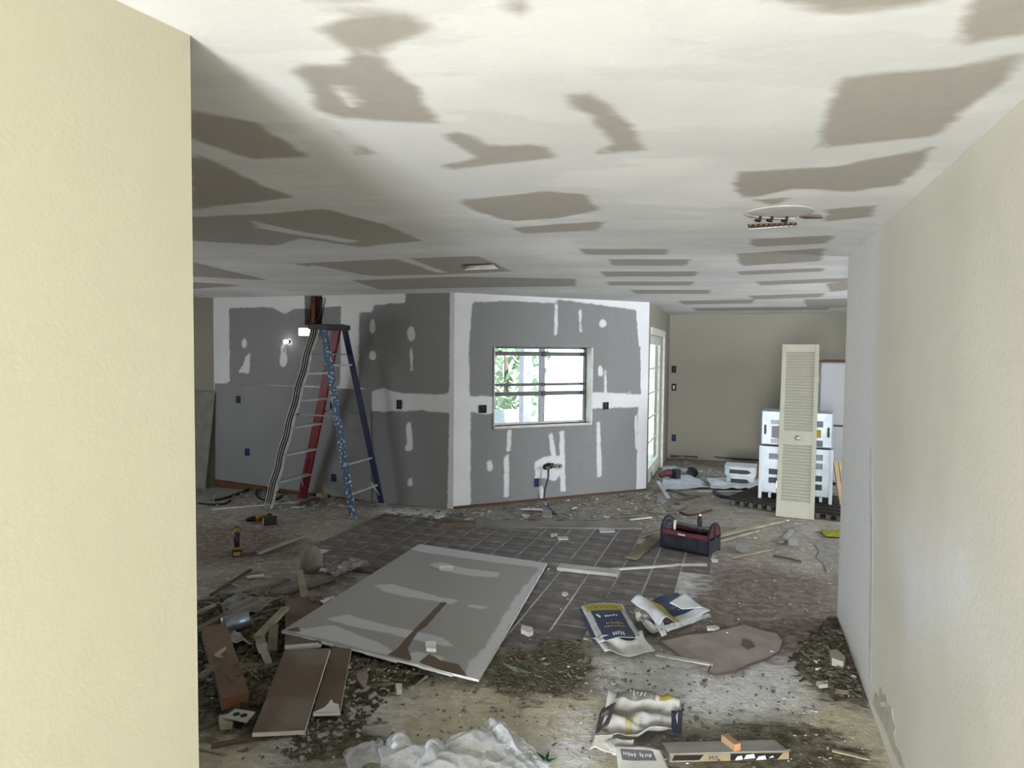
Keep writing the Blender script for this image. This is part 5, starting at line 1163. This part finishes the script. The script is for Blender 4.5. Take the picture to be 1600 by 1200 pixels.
for k in range(5):
    a = k * 1.25; MB().prism([(0, 0, 0), (.02 * math.cos(a) - .008 * math.sin(a), .02 * math.sin(a) + .008 * math.cos(a), 0), (.05 * math.cos(a), .05 * math.sin(a), .01), (.02 * math.cos(a) + .008 * math.sin(a), .02 * math.sin(a) - .008 * math.cos(a), 0)], (0, 0, .006 + k * .003), (0, 0, .009 + k * .003)).build('leaf', gm2, t)

# ------------------------------------------------------------------ single small things
z_ = .05; c = atz(374, 1120, z_); cov = thing('outlet_cover', 'cream outlet cover plate lying on the rubble', 'outlet cover', tuple(c)); Q = [atz(*q, z_) - c for q in ((349, 1123), (367, 1109), (399, 1114), (385, 1130))]
MB().prism(Q, (0, 0, 0), (0, 0, .006)).build('plate', M('cream_plastic', (.48, .47, .40), rough=.45), cov)
ax = (Q[1] + Q[2]) / 2 - (Q[0] + Q[3]) / 2; ay = (Q[3] - Q[0]) ; 
for f in (-.17, .17):
    ctr2 = (Q[0] + Q[1] + Q[2] + Q[3]) / 4 + (Q[2] + Q[3] - Q[0] - Q[1]) / 2 * f
    MB().lathe([(.017, .0058), (.0165, .0075), (.002, .0076)], ctr2, (0, 0, 1), 14).build('socket_hole', dark, cov)
MB().lathe([(.004, .0058), (.003, .0085)], (Q[0] + Q[1] + Q[2] + Q[3]) / 4, (0, 0, 1), 8).build('screw', chrome, cov)
MB().box((0, 0, -.025), (.03, .03, .045)).build('mounting_box', dark, cov)
p = atz(352, 1136); o = MB().box((0, 0, .02), (.055, .085, .04), bev=.008).build('wood_block', M('cream_block', (.40, .38, .31)), None, (p.x, p.y, gz(p) + .003), (0, .1, .5)); tag(o, 'small cream block beside the outlet cover plate', 'block')
a, b = atz(347, 978, .14), atz(388, 967, .15)
can = thing('metal_duct', 'grey metal duct pipe lying open ended in the heap', 'pipe', tuple(a)); d = b - a
L = d.length; MB().lathe([(.048, 0), (.05, .01), (.05, L), (.046, L), (.046, .05)], (0, 0, 0), d, 20).build('tube', M('zinc', (.26, .29, .34), (.20, .22, .26), 10, .35, metal=.5), can)
MB().lathe([(.0455, L - .01), (.001, L - .011)], (0, 0, 0), d, 18).build('inside', dark, can)
def rock(name, label, cat, at_, size, mat, seed, rot=(0, 0, 0)):
    bm = bmesh.new(); bmesh.ops.create_icosphere(bm, subdivisions=3, radius=1)
    for v in bm.verts:
        n = v.co.normalized(); k = 1 + .22 * mnoise.noise(n * 1.6 + Vector((seed, 0, 0))) + .12 * mnoise.noise(n * 4 + Vector((0, seed, 0))); v.co = Vector((n.x * size[0], n.y * size[1], n.z * size[2])) * k
    me = bpy.data.meshes.new(name); bm.to_mesh(me); bm.free(); me.materials.append(mat); 
    o = linked(name, me, None, at_, rot); return tag(o, label, cat)
p = atz(486, 896); rock('crumpled_paper', 'stiff crumpled brownish grey paper standing behind the heap', 'paper', (p.x, p.y, .10), (.085, .03, .12), M('stiff_paper', (.27, .245, .225), (.21, .19, .17), 6, .9, .2), 3.3, (.1, .15, .3))
crumple('torn_paper', 'torn pale paper strips lying right of the stiff crumpled paper', 'paper', [(500, 893), (560, 886), (580, 894), (520, 912)], M('torn_tan', (.36, .34, .30), (.15, .13, .11), 14, .8), 24, .07, 11, 71, (0, 0, 0, 0), .006)
crumple('plastic_sheet', 'dull grey plastic sheet crumpled in the back of the heap', 'plastic', [(340, 955), (400, 934), (432, 950), (372, 984)], M('dull_film', (.22, .215, .20), (.15, .145, .13), 8, .5), 26, .06, 8, 73, (.06, .06, .05, .06), .01)
crumple('torn_paper', 'torn white plaster paper in the heap under the duct', 'paper', [(346, 996), (376, 1002), (396, 1018), (360, 1016)], M('torn_white2', (.40, .39, .37), (.2, .19, .18), 18, .9), 20, .05, 14, 75, (.08, .08, .08, .08), .01)
crumple('torn_paper', 'pale paper strip hanging in the heap beside the long offcut', 'paper', [(398, 1002), (412, 1000), (426, 1044), (416, 1052)], M('torn_pale', (.34, .33, .30), (.26, .25, .22), 10, .8), 16, .03, 12, 77, (.12, .12, .08, .08), .01)
crumple('torn_paper', 'white foam scrap at the left edge of the large sheet', 'paper', [(500, 944), (520, 935), (524, 938), (506, 950)], M('torn_paper_white', (.7, .7, .7)), 12, .02, 14, 79, (.10, .09, .09, .10), .01)
rsm = M('rosin_brown', (.30, .25, .225), (.37, .33, .31), 5, .8, .15)
FPP = [(1030, 1003), (1075, 992), (1108, 990), (1140, 982), (1162, 976), (1185, 984), (1214, 990), (1224, 1002), (1218, 1018), (1200, 1030), (1170, 1040), (1150, 1050), (1118, 1056), (1106, 1050), (1112, 1036), (1070, 1030)]
fp = scrap('floor_paper', 'flat brownish paper remnant with ragged outline near the bags', 'paper', FPP, .004, rsm)
Po = [atz(*q, .004) - fp.location for q in FPP]
MB().tube(Po + [Po[0]], .006, 6, False).build('ragged_edge', M('rosin_edge', (.13, .10, .09)), fp)
scrap('floor_paper', 'small dark stain piece on the brownish paper remnant', 'paper', [(1160, 998), (1172, 1000), (1180, 1010), (1168, 1014), (1158, 1008)], .005, M('rosin_dark', (.15, .12, .11)), z=.003)
crumple('plastic_sheet', 'white plastic sheet spread on the floor by the glazed door', 'plastic', [(1034, 732), (1056, 730), (1112, 764), (1036, 768)], M('white_film', (.52, .54, .58), (.40, .42, .45), 6, .5), 26, .03, 6, 81, (0, 0, 0, 0), .005)
crumple('plastic_sheet', 'white crumpled sheet in front of the stacked trays', 'plastic', [(1104, 752), (1188, 752), (1196, 768), (1112, 768)], M('white_film', (.52, .54, .58)), 24, .05, 6, 83, (0, 0, 0, 0), .005)
# power tools by the glazed door
p = atz(1044, 750); t = thing('power_tool', 'dark red and black power tool by the glazed door', 'tool', (p.x, p.y, .03), .5)
MB().lathe([(.03, 0), (.05, .03), (.05, .16), (.03, .20)], (-.16, 0, .05), (1, -.2, .25), 12).build('motor', M('maroon_tool', (.09, .025, .025), rough=.5), t)
MB().bar((-.03, 0, .05), (.10, -.03, .01), .06, .06).build('grip', blk, t); MB().box((.09, -.06, .06), (.09, .10, .14), bev=.012).build('battery', blk, t)
p = atz(1072, 744); t = thing('angle_grinder', 'grey grinder with black round head by the glazed door', 'tool', (p.x, p.y, .02), -.15)
MB().lathe([(.03, 0), (.045, .04), (.04, .12), (.045, .20)], (-.18, 0, .06), (1, 0, 0), 12).build('body', M('grinder_grey', (.28, .28, .29), rough=.5), t)
MB().lathe([(.085, 0), (.09, .02), (.06, .05)], (.08, 0, .04), (.3, -.5, .8), 18).build('guard', blk, t)
MB().tube([(-.18, 0, .06), (-.3, -.03, .02), (-.36, -.15, .0)], .01, 6).build('power_cord', blk, t)
def cable(label, pts, r, mat, z=.012, name='cable'):
    P = [atz(x, y, z) for x, y in pts]
    Q_ = []
    for i in range(len(P) - 1):
        a, b = P[max(i - 1, 0)], P[min(i + 2, len(P) - 1)]
        for k in range(5):
            s_ = k / 5; p0, p1 = P[i], P[i + 1]; m0, m1 = (p1 - a) / 2, (b - p0) / 2
            Q_.append(p0 * (2 * s_ ** 3 - 3 * s_ ** 2 + 1) + m0 * (s_ ** 3 - 2 * s_ ** 2 + s_) + p1 * (-2 * s_ ** 3 + 3 * s_ ** 2) + m1 * (s_ ** 3 - s_ ** 2))
    Q_.append(P[-1]); return tag(MB().tube(Q_, r, 6).build(name, mat), label, 'cable')
rub = M('black_rubber', (.015, .015, .017)); tanw = M('tan_cable', (.20, .17, .13))
cable('black cable looped on the floor under the ladder', [(420, 755), (405, 762), (400, 772), (412, 781), (432, 780), (441, 773), (434, 768), (426, 770)], .012, rub)
cable('black cable trailing left along the foot of the kitchen wall', [(336, 782), (352, 778), (370, 772), (388, 765)], .014, rub)
cable('dark cable lying at the back left of the floor', [(310, 786), (330, 788), (350, 787), (360, 782)], .012, rub)
cable('tan cable curling on the floor behind the tool bag', [(1016, 792), (1012, 798), (1030, 802), (1070, 799), (1090, 795)], .010, tanw)
cable('dark red cable on the floor behind the tool bag', [(1062, 799), (1072, 804), (1090, 803), (1112, 797)], .010, M('red_cable', (.10, .035, .03)))
cable('thin grey cable along the floor by the white sheets', [(1060, 752), (1090, 756), (1130, 764), (1180, 766)], .012, M('dark_grey_cable', (.06, .06, .065)))
cable('black hose lying in front of the stacked trays', [(1115, 768), (1130, 776), (1160, 776), (1190, 770)], .022, rub, .022)
cable('thin wire running along the foot of the cream wall', [(1046, 712), (1060, 711), (1080, 713), (1090, 714)], .012, rub)
cable('pale wire tangle by the cream wall corner', [(1050, 722), (1062, 712), (1075, 720), (1066, 726), (1080, 722)], .008, M('pale_wire', (.30, .28, .23)), .02)
cable('thin wire on the floor right of the brown stain', [(1208, 868), (1230, 872), (1252, 878)], .008, M('dark_stick', (.08, .055, .04)))
for a, b, lb in [((1028, 752), (1044, 778), 'pale strip leaning among the debris near the bay end'), ((1046, 764), (1080, 776), 'grey strip among the debris right of the bay end'), ((960, 808), (1000, 804), 'thin grey splinter by the dusty board'), ((1056, 780), (1092, 774), 'dark splinter on the floor behind the tool bag')]:
    plank('wood_strip', lb, 'wood strip', a, b, .05, .012, lathd if 'pale' not in lb else whst, .01, .01)
# crack and torn paint at the foot of the cream wall and the right wall
for pts in ([(1048, 711), (1090, 713), (1090, 715), (1066, 713), (1048, 714)], [(1115, 713), (1140, 715), (1188, 718), (1188, 720), (1150, 718), (1118, 715)]):
    P = [wall_back.at(*wall_back.sz(*q)) for q in pts]; MB().prism(P, (wall_back.n[0] * .001, wall_back.n[1] * .001, 0), (wall_back.n[0] * .012, wall_back.n[1] * .012, 0)).build('torn_base_paint', M('torn_dark', (.05, .04, .03)), wall_back.o)
for pts, m_ in (([(1364, 1099), (1368, 1082), (1373, 1090), (1376, 1072), (1380, 1088), (1384, 1084), (1388, 1102), (1394, 1106), (1396, 1124), (1400, 1138), (1397, 1150), (1402, 1168), (1408, 1180), (1412, 1192), (1416, 1205), (1406, 1196), (1395, 1170), (1386, 1146), (1376, 1124)], M('bare_olive_plaster', (.52, .51, .42), (.42, .41, .33), 10, .9, .3)), ([(1376, 1098), (1384, 1096), (1388, 1104), (1378, 1104)], whitewood)):
    P = [wall_right.at(*wall_right.sz(*q)) for q in pts]; k = .002 if m_ is not whitewood else .004
    MB().prism(P, (wall_right.n[0] * .0005, wall_right.n[1] * .0005, 0), (wall_right.n[0] * k, wall_right.n[1] * k, 0)).build('peeled_patch', m_, wall_right.o)
P = [wall_right.at(*wall_right.sz(*q)) for q in [(1359, 700), (1362, 700), (1364, 860), (1361, 1060), (1357, 1062), (1360, 860)]]
MB().prism(P, (wall_right.n[0] * .0005, wall_right.n[1] * .0005, 0), (wall_right.n[0] * .001, wall_right.n[1] * .001, 0)).build('joint_ridge', M('joint_ridge', (.68, .67, .61)), wall_right.o)
